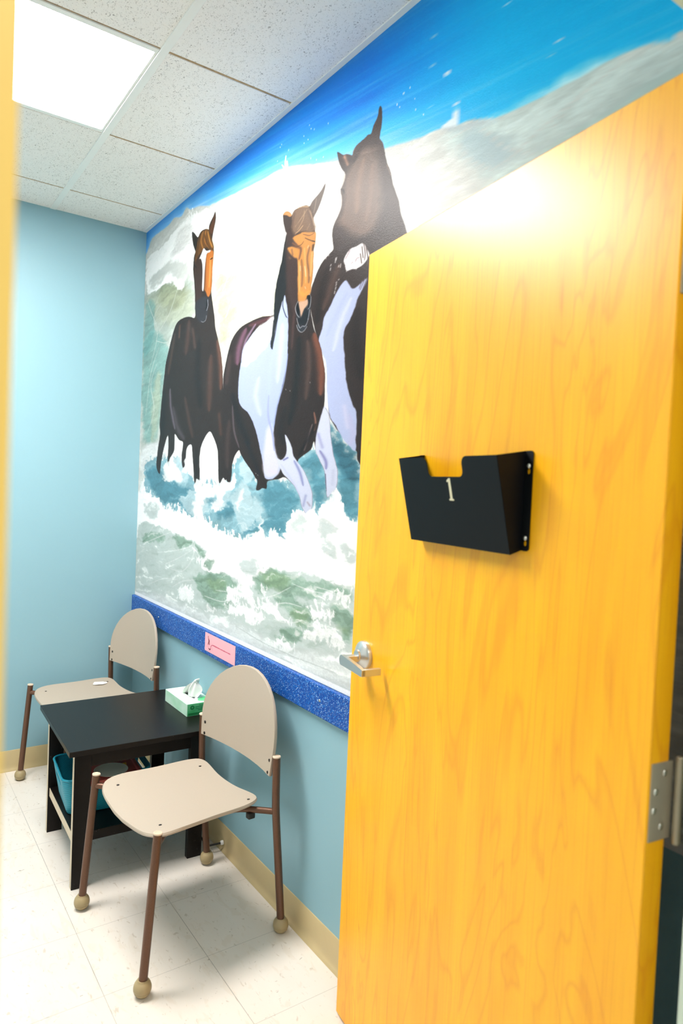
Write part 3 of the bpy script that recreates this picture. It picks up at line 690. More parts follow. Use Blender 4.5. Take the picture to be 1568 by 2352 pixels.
P|212 217 240|3|2|1|2|1507 1596 1533 1581 1559 1552 1570 1524 1603 1501 1641 1475 1665 1449 1693 1412 1699 1380 1693 1348 1668 1335 1635 1359 1622 1388 1582 1425 1537 1450 1501 1469 1458 1517 1487 1511 1517 1525 1524 1553
P|212 217 240|3|2|1|2|1744 1674 1755 1667 1772 1649 1781 1618 1790 1577 1807 1526 1829 1486 1835 1451 1827 1421 1803 1405 1784 1394 1773 1419 1764 1465 1756 1481 1723 1517 1702 1549 1708 1591 1724 1637
S|140 146 196|3.3|2.3|0.8|2|1576 1508 1616 1470 1640 1427
S|120 122 176|2.0|1.4|0.9|2|1507 1511 1533 1518
S|180 184 220|3.4|2.4|0.6|2|1488 1497 1559 1447 1622 1394
S|160 166 206|3.2|2.2|0.7|2|1658 1395 1645 1362
S|136 136 188|3.6|2.5|0.8|2|1730 1538 1766 1506 1770 1481
S|170 172 214|3.7|2.6|0.7|2|1717 1590 1744 1548
S|60 60 80|1.0|0.8|0.7|2|1767 1465 1775 1414
S|180 184 216|3.5|2.5|0.6|2|1810 1476 1808 1435
S|170 160 176|2.1|1.5|0.7|2|1670 1374 1685 1364
P|40 44 48|3|4|1|2|1468 2277 1488 2261 1493 2205 1490 2138 1474 2086 1462 2066 1444 2036 1424 1994 1407 1951 1396 1900 1380 1920 1392 1959 1397 2010 1398 2056 1403 2107 1423 2160 1442 2206 1456 2259
S|40 44 48|0.9|0.8|0.8|2|1464 2071 1458 2039 1481 2001 1493 1992
S|52 52 58|0.9|0.8|0.8|2|1396 1999 1392 1953 1389 1913
S|52 52 58|0.9|0.8|0.8|2|1405 1997 1399 1952 1392 1912
S|52 52 58|0.9|0.8|0.8|2|1415 1995 1406 1951 1395 1912
S|52 52 58|0.9|0.8|0.8|2|1424 1994 1412 1950 1398 1912
P|74 58 56|10|2|0.9|2|1463 2277 1499 2280 1542 2229 1556 2051 1549 2033 1550 1987 1520 2014 1499 2063 1477 2112 1467 2182
P|196 134 70|5|3|1|2|1508 2254 1557 2255 1574 2255 1648 2235 1654 2220 1651 2200 1646 2184 1644 2159 1645 2128 1643 2097 1638 2064 1634 2043 1616 2035 1600 2023 1562 2030 1556 2073 1550 2129 1544 2174 1519 2187 1487 2213 1476 2229 1503 2226 1547 2214
S|96 66 50|3.2|2.5|0.9|2|1507 2238 1543 2216 1565 2201 1555 2171
S|112 78 52|3.5|2.8|0.8|2|1570 2167 1580 2122 1579 2077
S|226 164 94|3.1|2.5|0.7|2|1556 2164 1562 2115 1566 2062
S|104 74 54|3.0|2.4|0.8|2|1619 2195 1606 2158 1622 2112 1622 2080
S|226 170 104|3.0|2.4|0.7|2|1636 2182 1634 2141 1631 2099
S|228 168 98|2.6|2.1|0.6|2|1586 2200 1596 2150 1604 2084
S|92 70 58|2.3|1.8|0.6|2|1504 2217 1512 2197
S|70 52 44|2.6|2.1|0.8|2|1641 2195 1639 2180
S|214 150 70|5.7|4.6|0.7|2|1568 2062 1598 2047 1622 2054
S|240 230 214|0.8|0.8|0.95|2|1593 2140 1599 2122 1603 2104
S|240 230 214|0.8|0.8|0.9|2|1611 2201 1607 2195
S|236 226 210|0.8|0.8|0.8|2|1565 2147 1567 2131
S|236 226 210|0.8|0.8|0.8|2|1600 2072 1605 2065
S|80 58 44|0.8|0.8|0.8|2|1532 2218 1564 2216 1580 2223
S|90 64 46|0.8|0.8|0.8|2|1574 2248 1616 2232 1644 2233
S|84 60 46|0.8|0.8|0.8|2|1588 2232 1618 2217 1655 2201
S|60 46 40|0.8|0.8|0.9|2|1634 2210 1659 2200
S|88 68 56|2.3|1.8|0.7|2|1486 2197 1493 2191 1502 2186
P|126 102 84|8|4|1|2|1499 2333 1509 2342 1524 2344 1554 2342 1586 2336 1609 2326 1631 2302 1639 2274 1648 2242 1616 2243 1573 2257 1539 2262 1518 2264 1498 2285 1492 2309
S|164 136 110|0.9|0.8|0.8|2|1593 2322 1557 2303 1520 2287
S|84 66 58|2.7|2.2|0.8|2|1516 2335 1505 2314 1503 2288
S|92 74 64|2.2|1.7|0.7|2|1593 2318 1621 2280 1631 2247
S|170 140 112|0.8|0.8|0.7|2|1577 2323 1570 2295 1538 2273
S|170 142 118|0.8|0.8|0.7|2|1610 2313 1629 2282 1640 2257
S|96 78 66|0.9|0.8|0.6|2|1560 2321 1545 2302 1528 2289
S|190 156 116|0.9|0.8|0.8|2|1533 2344 1567 2339 1601 2328
S|206 164 120|0.8|0.8|0.8|2|1572 2277 1547 2267 1522 2263
S|160 128 100|0.8|0.8|0.6|2|1613 2269 1598 2256
S|104 84 72|0.8|0.8|0.6|2|1586 2307 1596 2283 1614 2260
P|70 58 56|4|1|1|2|1436 2352 1451 2343 1490 2331 1497 2303 1476 2287 1458 2287 1445 2314 1438 2334
P|196 138 84|3|1|1|2|1436 2352 1450 2358 1469 2353 1486 2343 1495 2332 1481 2332 1463 2342
P|108 94 86|4|1|1|2|1611 2326 1628 2339 1655 2347 1678 2356 1697 2369 1695 2356 1683 2333 1666 2310 1648 2293 1636 2285 1627 2303
S|150 130 116|0.8|0.8|0.7|2|1648 2339 1642 2315 1635 2299
S|88 66 56|0.8|0.8|0.9|2|1509 2343 1524 2352 1553 2356 1581 2373
S|88 66 56|0.8|0.8|0.9|2|1541 2347 1557 2355 1586 2365
S|88 66 56|0.8|0.8|0.9|2|1584 2337 1599 2340
S|88 66 56|0.8|0.8|0.9|2|1515 2346 1536 2355 1551 2352
S|88 66 56|0.8|0.8|0.9|2|1641 2274 1650 2263
S|88 66 56|0.8|0.8|0.9|2|1646 2184 1654 2159 1666 2135
P|58 60 68|4|1|1|2|1548 2020 1557 2033 1583 2024 1600 2020 1616 2026 1636 2035 1639 2002 1635 1980 1628 1960 1598 1950 1572 1957 1558 1976 1549 2000
P|196 160 134|6|1|1|2|1562 2030 1600 2027 1622 2029 1622 2012 1606 2002 1595 1987 1585 1978 1575 1995 1567 2014
P|22 24 30|3|1|1|2|1548 2013 1554 2027 1562 2028 1567 2014 1573 1998 1570 1985 1556 1996
P|22 24 30|3|1|1|2|1615 2039 1632 2038 1638 2028 1637 2013 1631 2000 1625 1999 1625 2018
P|32 36 42|5|1|0.9|2|1583 1976 1602 2001 1623 1995 1634 1980 1628 1960 1610 1950 1576 1954 1564 1971 1570 1976
P|56 58 66|4|1|1|2|1556 1955 1568 1957 1598 1948 1626 1951 1621 1940 1607 1930 1587 1928 1569 1936
S|214 218 226|0.8|0.8|0.95|2|1559 2034 1546 2020 1546 2007 1557 1990 1572 1978
S|214 218 226|0.8|0.8|0.95|2|1627 2043 1639 2036 1640 2019 1635 2001 1623 1995
S|214 218 226|0.8|0.8|0.95|2|1555 1979 1565 1960 1579 1943 1594 1946 1611 1943 1622 1952 1629 1964
S|214 218 226|0.8|0.8|0.95|2|1556 1957 1567 1940 1587 1928 1607 1930 1623 1941
S|214 218 226|0.8|0.8|0.95|2|1635 1992 1631 1974 1627 1962
P|240 246 248|4|16|0.95|0|743 1385 758 1422 778 1436 816 1409 834 1374
P|240 246 248|4|16|0.95|0|1012 1413 1033 1440 1057 1427 1094 1434 1114 1467 1139 1428 1120 1396 1030 1387
P|240 246 248|4|16|0.95|0|1637 1329 1662 1344 1691 1356 1707 1375 1707 1339 1674 1315
P|240 246 248|4|16|0.95|0|1775 1383 1801 1407 1832 1421 1842 1401 1813 1375
P|240 246 248|4|16|0.95|0|393 1470 443 1517 483 1540 528 1501 481 1455
P|240 246 248|4|16|0.95|0|582 1464 615 1497 651 1574 670 1574 678 1486 642 1457
S|220 226 230|0.8|0.8|0.9|2|1307 1465 1309 1463
S|220 226 230|0.8|0.8|0.9|2|1323 1459 1325 1457
S|220 226 230|0.8|0.8|0.9|2|1655 1758 1656 1756
S|220 226 230|0.8|0.8|0.9|2|1501 1750 1503 1748
S|220 226 230|0.8|0.8|0.9|2|1530 1743 1531 1741"""
SKY = """-247 2516 16 2589 89 2640 303 2639 387 2651 486 2633 536 2653 599 2626 673 2618 791 2585 836 2578 1043 2552 1260 2528 1389 2518 1509 2492 1620 2456 1759 2416 1884 2389 2007 2361 2135 2337 2201 2330 2279 2312 2338 2304 2394 2278 2483 2269 2552 2266 2627 2263 2695 2264 2767 2257 2817 2239 2823 2249 2844 2246 2893 2241 2859 2791 2113 2765 -286 2903"""
def lattice(seed):
    return np.random.RandomState(seed).rand(256, 256).astype(np.float32)
def vnoise(x, y, seed):
    L = lattice(seed); xi = np.floor(x).astype(int); yi = np.floor(y).astype(int); fx = x - xi; fy = y - yi
    fx = fx * fx * (3 - 2 * fx); fy = fy * fy * (3 - 2 * fy)
    a = L[xi & 255, yi & 255]; b = L[(xi + 1) & 255, yi & 255]; c = L[xi & 255, (yi + 1) & 255]; d = L[(xi + 1) & 255, (yi + 1) & 255]
    return (a * (1 - fx) + b * fx) * (1 - fy) + (c * (1 - fx) + d * fx) * fy
def fbm(x, y, seed, octv=5, g=.55):
    s = 0; a = 1; t = 0
    for o in range(octv):
        s = s + a * (vnoise(x * 2 ** o + 17.3 * o, y * 2 ** o + 9.1 * o, seed + o) - .5); t += a; a *= g
    return s / t * 2.0

def islands(g):
    # each painted animal stays one piece: specks cut off from it go back to the sea
    nc, nr = g.shape; runs = []; par = []
    def find(i):
        while par[i] != i: par[i] = par[par[i]]; i = par[i]
        return i
    prev = []
    for c in range(nc):
        ch = np.flatnonzero(np.diff(g[c])) + 1; st = np.concatenate([[0], ch]); en = np.concatenate([ch, [nr]]); cur = []
        for a, b in zip(st, en):
            i = len(runs); runs.append((c, a, b, g[c, a])); par.append(i); cur.append(i)
            for p in prev:
                if runs[p][3] == g[c, a] and runs[p][1] < b and runs[p][2] > a: par[find(i)] = find(p)
        prev = cur
    size = {}
    for i, r in enumerate(runs): size[find(i)] = size.get(find(i), 0) + int(r[2] - r[1])
    best = {}
    for i, r in enumerate(runs):
        k = find(i)
        if size[k] > size.get(best.get(r[3]), 0): best[r[3]] = k
    for i, (c, a, b, o) in enumerate(runs):
        if o > 0 and find(i) != best[o]: g[c, a:b] = 0
    return g

def build_mural():
    KU = 0.5
    NU, NV = 640, 860
    dd = lambda u: 3.54 - .82 * u
    t = np.linspace(0, 1, NU); u = (3.54 - 1.0 / (1 / 3.54 + t * (1 / dd(2.16) - 1 / 3.54))) / .82
    u = np.concatenate([u, np.linspace(2.18, 3.02, 46)]) * 1000.0
    v = np.linspace(822, 2694, NV)
    u[0] = 1.0
    UU, VV = np.meshgrid(u * KU, v, indexing='ij'); UU = UU.astype(np.float32); VV = VV.astype(np.float32)
    shape = UU.shape
    col = np.empty(shape + (3,), np.float32); col[:] = (240, 242, 238); own = np.zeros(shape, np.int8)
    n1 = fbm(UU / 60, VV / 60, 11); n2 = fbm(UU / 60 + 40, VV / 60 + 13, 31)
    f1 = fbm(UU / 18, VV / 18, 51, 4); f2 = fbm(UU / 18 + 9, VV / 18 + 70, 71, 4)
    uu1 = u * KU
    sp1 = fbm(UU / 7 + n1 * 2.0, VV / 34 + UU / 60, 211, 4, .6)
    def region(pts, marg):
        p = np.array(pts); i0, i1 = np.searchsorted(uu1, [p[:, 0].min() - marg, p[:, 0].max() + marg]); j0, j1 = np.searchsorted(v, [p[:, 1].min() - marg, p[:, 1].max() + marg])
        return slice(max(i0, 0), min(i1, len(uu1))), slice(max(j0, 0), min(j1, len(v)))
    def warped(sl, warp, spiky=False):
        x = UU[sl]; y = VV[sl]
        if warp:
            w2 = warp if warp > 6 else 0
            x = x + (n1[sl] * w2 * .9 + f1[sl] * warp * .6); y = y + (n2[sl] * w2 * .8 + f2[sl] * warp * .5)
            if spiky: y = y - np.clip(sp1[sl], -.1, 1) * w2 * 1.5
        return x, y
    def segdist(x, y, pts, closed):
        best = np.full(x.shape, 1e9, np.float32); inside = np.zeros(x.shape, bool); tpar = np.zeros(x.shape, np.float32)
        m = len(pts)
        for i in range(m if closed else m - 1):
            (ax, ay), (bx, by) = pts[i], pts[(i + 1) % m]
            ex, ey = bx - ax, by - ay; L2 = ex * ex + ey * ey + 1e-9
            tt = np.clip(((x - ax) * ex + (y - ay) * ey) / L2, 0, 1)
            d2 = (x - ax - tt * ex) ** 2 + (y - ay - tt * ey) ** 2
            if not closed:
                upd = d2 < best; tpar[upd] = ((i + tt) / (m - 1))[upd]
            np.minimum(best, d2, out=best)
            if closed and ay != by:
                c = ((ay > y) != (by > y)) & (x < ex * (y - ay) / (by - ay) + ax); inside ^= c
        d = np.sqrt(best)
        return (np.where(inside, d, -d) if closed else d), tpar
    def put(sl, alpha, c, o):
        a = alpha[..., None]; col[sl] = col[sl] * (1 - a) + np.array(c, np.float32) * a
        if o >= 0:
            q = own[sl]; q[alpha > .5] = o
    def pts_of(s): 
        q = list(map(float, s.split())); return [(q[i] * KU, q[i + 1]) for i in range(0, len(q), 2)]
    # sky
    sp = catmull(pts_of(SKY)[:-3], 3) + [np.array(p) for p in pts_of(SKY)[-3:]]
    sp = [(float(p[0]), float(p[1])) for p in sp]
    allsl = (slice(0, len(uu1)), slice(0, len(v)))
    x, y = warped(allsl, 5); d, _ = segdist(x, y, sp, True)
    a = np.clip(d / 6 + .5, 0, 1)
    un = UU / KU / 1000; vn = VV / 1000
    up = np.clip((vn - 2.25) / .45, 0, 1); 
    st = fbm(UU / 260 + VV / 700, VV / 13 + UU / 60, 91, 5, .65); st2 = fbm(UU / 500 + 3, VV / 34 + UU / 150, 95, 4, .6)
    near = np.exp(-np.clip(d, 0, 1e4) / 70.0)
    deep = np.array((0, 112, 222), np.float32); midc = np.array((0, 172, 250), np.float32); teal = np.array((0, 186, 244), np.float32); pale = np.array((160, 212, 250), np.float32)
    w = np.clip(up * 1.15 + st2 * .5 - .05 + .25 * np.exp(-un / .25), 0, 1)[..., None]
    sky = midc * (1 - w) + deep * w
    rt = np.clip((un - 1.9) / .5, 0, 1)[..., None]; sky = sky * (1 - rt * .8) + teal * rt * .8
    pw = np.clip(near * (1.0 - .8 * rt[..., 0]) * .75 + np.clip(st * .9 - .04, 0, 1) * (.65 - .3 * up) * np.clip(un * 2 + .3, 0, 1), 0, .9)[..., None]
    sky = sky * (1 - pw) + pale * pw
    col[:] = col * (1 - a[..., None]) + sky * a[..., None]
    did = False
    tex = fbm((UU + .25 * VV) / 62 + n1 * .9 + f1 * .35, (VV - .25 * UU) / 19 + n2 * 1.6 + f2 * .5, 131, 5, .58); foam = fbm(UU / 14 + f1 * 1.5, VV / 14 + f2 * 1.5, 151, 4, .6)
    for line in PAINT.split('\n'):
        k = line.split('|'); c = list(map(float, k[1].split()))
        if k[0] == 'P':
            soft, warp, al, o = float(k[2]), float(k[3]), float(k[4]), int(k[5]); pts = pts_of(k[6])
            if o > 0 and not did:
                did = True   # loose brushwork over the sea before the horses go on
                lum = col.mean(-1); sea = ((1 - a) * np.clip((252 - lum) / 60, .18, 1))
                col[:] = np.clip(col * (1 + ((tex * .17 + foam * .06) * sea)[..., None]), 0, 252)
                low = np.clip((1400 - VV) / 150, 0, 1) * np.clip(tex * 3.0 - .55, 0, 1) * .8
                col[:] = col * (1 - low[..., None]) + np.array((250, 252, 250), np.float32) * low[..., None]
                low = np.clip((1300 - VV) / 150, 0, 1) * np.clip((240 - lum) / 40, 0, 1) * np.clip(-tex * 2.6 - .45, 0, 1) * .5
                col[:] = col * (1 - low[..., None]) + np.array((126, 160, 134), np.float32) * low[..., None]
            pts = [(float(p[0]), float(p[1])) for p in catmull(pts, 3, True)]
            sl = region(pts, soft * 2 + warp * 2 + 4); x, y = warped(sl, warp, soft <= 5 and warp >= 24); d, _ = segdist(x, y, pts, True)
            put(sl, np.clip(d / (soft + .3) + .5, 0, 1) * al, c, o)
        else:
            w, soft, al, o = float(k[2]), float(k[3]), float(k[4]), int(k[5]); pts = pts_of(k[6])
            if len(pts) > 2: pts = [(float(p[0]), float(p[1])) for p in catmull(pts, 4)]
            sl = region(pts, w * 2 + soft * 3 + 4); x, y = warped(sl, 3 if w > 4 else 0); d, tp = segdist(x, y, pts, False)
            ww = w * (0.35 + .65 * np.sqrt(np.clip(4 * tp * (1 - tp), 0, 1))) if len(pts) > 2 else w
            al2 = np.clip((ww - d) / (soft + .3) + .5, 0, 1)
            airy = o > 0 and soft / w > .55
            if airy: al2 = np.exp(-(d / (ww * 1.2 + .4)) ** 2)
            if o > 0:   # a modelling stroke stays on its own animal
                al2 = al2 * np.where(own[sl] == o, 1, 0 if airy else 1)
                cc = [min(255, q * (1.22 if sum(c) < 330 and sum(c) > 190 else 1)) for q in c]
                put(sl, np.minimum(1, al2 * al * (1.1 if sum(c) < 560 else .55)), cc, -1 if airy else o)
            else: put(sl, al2 * al, c, o)
    # white border stripe along the bottom
    b = np.clip((838 - VV) / 2 + .5, 0, 1); b[UU < 0] = 0
    col[:] = col * (1 - b[..., None]) + 250 * b[..., None]; own[b > .5] = 0
    col[:] = np.clip(col + (fbm(UU / 3, VV / 3, 171, 2) * 3)[..., None], 0, 255)
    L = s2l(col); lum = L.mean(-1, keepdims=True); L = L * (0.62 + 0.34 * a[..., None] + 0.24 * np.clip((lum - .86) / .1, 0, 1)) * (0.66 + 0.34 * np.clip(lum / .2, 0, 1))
    nu, nv = shape
    verts = np.zeros((nu, nv, 3), np.float32); verts[..., 0] = -.0015; verts[..., 1] = (-u / 1000)[:, None]; verts[..., 2] = (v / 1000)[None, :]
    idx = np.arange(nu * nv).reshape(nu, nv)
    quads = np.stack([idx[:-1, :-1], idx[:-1, 1:], idx[1:, 1:], idx[1:, :-1]], -1).reshape(-1, 4)[:, ::-1]
    cnt = np.stack([own[:-1, :-1], own[:-1, 1:], own[1:, 1:], own[1:, :-1]], -1).reshape(-1, 4)
    fo = np.median(cnt, axis=1).astype(int)
    fo = islands(fo.reshape(nu - 1, nv - 1)).ravel()
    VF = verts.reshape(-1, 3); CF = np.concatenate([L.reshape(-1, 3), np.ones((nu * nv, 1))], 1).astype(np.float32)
    mural = thing('wall_mural', 'large painted mural of brown and white horses galloping out of surf', 'mural', (0, 0, 0))
    names = {0: ('painted_sea', None), 1: ('painted_horse', 'solid dark brown horse with white blaze'), 2: ('painted_horse', 'brown and white horse with white front legs'), 3: ('painted_horse', 'large dark horse partly hidden by the door')}
    for o in (0, 1, 2, 3):
        q = quads[fo == o]
        used, inv = np.unique(q, return_inverse=True); q = inv.reshape(q.shape)
        me = bpy.data.meshes.new(names[o][0]); me.vertices.add(len(used)); me.vertices.foreach_set('co', VF[used].ravel())
        me.loops.add(q.size); me.loops.foreach_set('vertex_index', q.ravel().astype(np.int32))
        me.polygons.add(len(q)); me.polygons.foreach_set('loop_start', np.arange(0, q.size, 4, dtype=np.int32)); me.polygons.foreach_set('loop_total', np.full(len(q), 4, np.int32))
        me.update(calc_edges=True); me.validate()
        at = me.color_attributes.new('paint', 'FLOAT_COLOR', 'POINT'); at.data.foreach_set('color', CF[used].ravel())
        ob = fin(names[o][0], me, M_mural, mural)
        if names[o][1]: ob['label'] = names[o][1]
build_mural()

# ------------------------------------------------------------------ door with its hardware
DA = Vector((-.092, -2.069, 0)); DROT = math.atan2(-.9909, -.1346)
DW, DH, DT = .921, 2.035, .042
bm = bmesh.new(); add_box(bm, 0, DW, 0, DT, .008, DH, bev=.0018, seg=2)
door = struct(bm_obj('door_1', bm, M_door), 'open honey coloured wooden door with steel lever')
door.location = DA; door.rotation_euler = (0, 0, DROT)
# local frame: x from latch edge to hinge edge, -y out of the visible face, z up
lv = bpy.data.objects.new('lever_handle', None); link(lv, door); lv.location = (.073, 0, 0); lv['label'] = 'satin steel lever handle'
bm = bmesh.new(); lathe(bm, [(.036, 0), (.036, .008), (.0345, .011), (.031, .014), (.018, .0205), (.0150, .0215), (.0145, .026), (.012, .027), (0, .027)], (0, 0, 1.0), (0, -1, 0), 48)
bm_obj('rose', bm, M_steel, lv, auto=30)
bm = bmesh.new()
add_box(bm, -.0105, .0105, -.058, -.022, .9855, 1.0015, bev=.0015)
out = []
for k in range(9):
    a = PI / 2 + PI * k / 8; out.append((-.0105 + .010 * math.cos(a), .9895 + .0130 * math.sin(a)))
out += [(.05, .9755), (.094, .9735), (.099, .975), (.099, .990), (.094, .9915), (.05, .9975)]
plate(bm, out, [], lambda a, b, t: (a, -.064 + t, b), .010)
add_box(bm, .088, .099, -.0635, -.010, .9735, .9905, bev=.0014)
bm_obj('lever', bm, M_steel, lv, auto=20)

def hinge(z0):
    h = bpy.data.objects.new('hinge', None); link(h, door); h['label'] = 'dull steel butt hinge'
    z1 = z0 + .1165
    bm = bmesh.new(); add_box(bm, DW - .0004, DW + .0018, .004, .050, z0, z1, bev=.0004, seg=1); bm_obj('leaf', bm, M_hinge, h)
    bm = bmesh.new()
    tube(bm, [(DW + .010, .054, z0 - .008), (DW + .010, .054, z0 - .006), (DW + .010, .054, z1 + .006), (DW + .010, .054, z1 + .008)], [.0045, .0062, .0062, .0045], 20)
    bm_obj('knuckle', bm, M_hinge, h, auto=40)
    bm = bmesh.new(); add_box(bm, DW + .010, DW + .0115, .055, .0585, z0, z1); bm_obj('leaf', bm, M_hinge, h)
    for yy, zz in ((.033, .100), (.015, .074), (.013, .046), (.030, .020)):
        bm = bmesh.new(); lathe(bm, [(.0052, 0), (.0052, .0006), (.004, .0014), (0, .0015)], (DW + .0017, yy, z0 + zz), (1, 0, 0), 16)
        bm_obj('screw', bm, M_screw, h, smooth=True)
for z in (.926, 1.722, .15): hinge(z)

# file holder on the door
fh = thing('file_holder', 'black metal file pocket numbered 1 mounted on the wooden door', 'file holder')
fh.location = DA; fh.rotation_euler = (0, 0, DROT)
A0, A1, ZB, ZT, OB, OT = .302, .629, 1.317, 1.495, .026, .068
def offz(z): return OB + (OT - OB) * (z - ZB) / (ZT - ZB)
def arc(cx, cy, r, a0, a1, n=6): return [(cx + r * math.cos(math.radians(a0 + (a1 - a0) * k / n)), cy + r * math.sin(math.radians(a0 + (a1 - a0) * k / n))) for k in range(n + 1)]
NB = 1.456; nl, nr = .407, .523
outl = [(A0, ZB), (A1, ZB), (A1, ZT)] + arc(nr + .016, ZT - .016, .016, 90, 180) + arc(nr - .012, NB + .012, .012, 0, -90) + arc(nl + .012, NB + .012, .012, 270, 180) + arc(nl - .016, ZT - .016, .016, 0, 90) + [(A0, ZT)]
bm = bmesh.new()
plate(bm, outl, [], lambda a, z, t: (a, -offz(z) + t, z), .0012)
for al in (A0, A1 - .0012):
    q = [(0.0015, 1.325), (OB, ZB), (OT, ZT), (.0015, 1.506)]
    plate(bm, q, [], lambda o, z, t, al=al: (al + t, -o, z), .0012)
plate(bm, [(A0, 0.0), (A1, 0.0), (A1, 1.0), (A0, 1.0)], [], lambda a, s, t: (a, -(.0015 + (OB - .0015) * s), 1.325 + (ZB - 1.325) * s + t), .0012)
bm_obj('pocket', bm, M_blackmetal, fh, auto=25)
for e in (0, 1):
    if e: a0, a1 = A1 - .001, .650
    else: a0, a1 = .281, A0 + .001
    ol = []
    z0, z1, r = 1.325, 1.506, .007
    if e: ol = [(a0, z0)] + arc(a1 - r, z0 + r, r, -90, 0) + arc(a1 - r, z1 - r, r, 0, 90) + [(a0, z1)]
    else: ol = [(a1, z1)] + arc(a0 + r, z1 - r, r, 90, 180) + arc(a0 + r, z0 + r, r, 180, 270) + [(a1, z0)]
    am = (a0 + a1) / 2 + (.001 if e else -.001)
    holes = [[(am + .0042 * math.cos(2 * PI * k / 14), zc + .0055 * math.sin(2 * PI * k / 14)) for k in range(14)] for zc in (1.469, 1.339)]
    bm = bmesh.new(); plate(bm, ol, holes, lambda a, z, t: (a, -.0026 + t, z), .0014)
    bm_obj('mounting_flange', bm, M_blackmetal, fh)
    for zc in (1.4785, 1.3485):
        bm = bmesh.new(); lathe(bm, [(.0046, 0), (.0046, .001), (.003, .0026), (0, .003)], (am, -.0026, zc), (0, -1, 0), 14); bm_obj('screw', bm, M_screw, fh, smooth=True)
num = [(-.0075, 0), (.0075, 0), (.0075, .003), (.0036, .0042), (.0036, .044), (-.001, .044), (-.0085, .0395), (-.0085, .036), (-.0036, .0378), (-.0036, .0042), (-.0075, .003)]
bm = bmesh.new(); plate(bm, num, [], lambda a, z, t: (.4765 + a, -offz(z + 1.409) - .0006 + t, z + 1.409), .0008)
bm_obj('numeral', bm, M_num, fh)

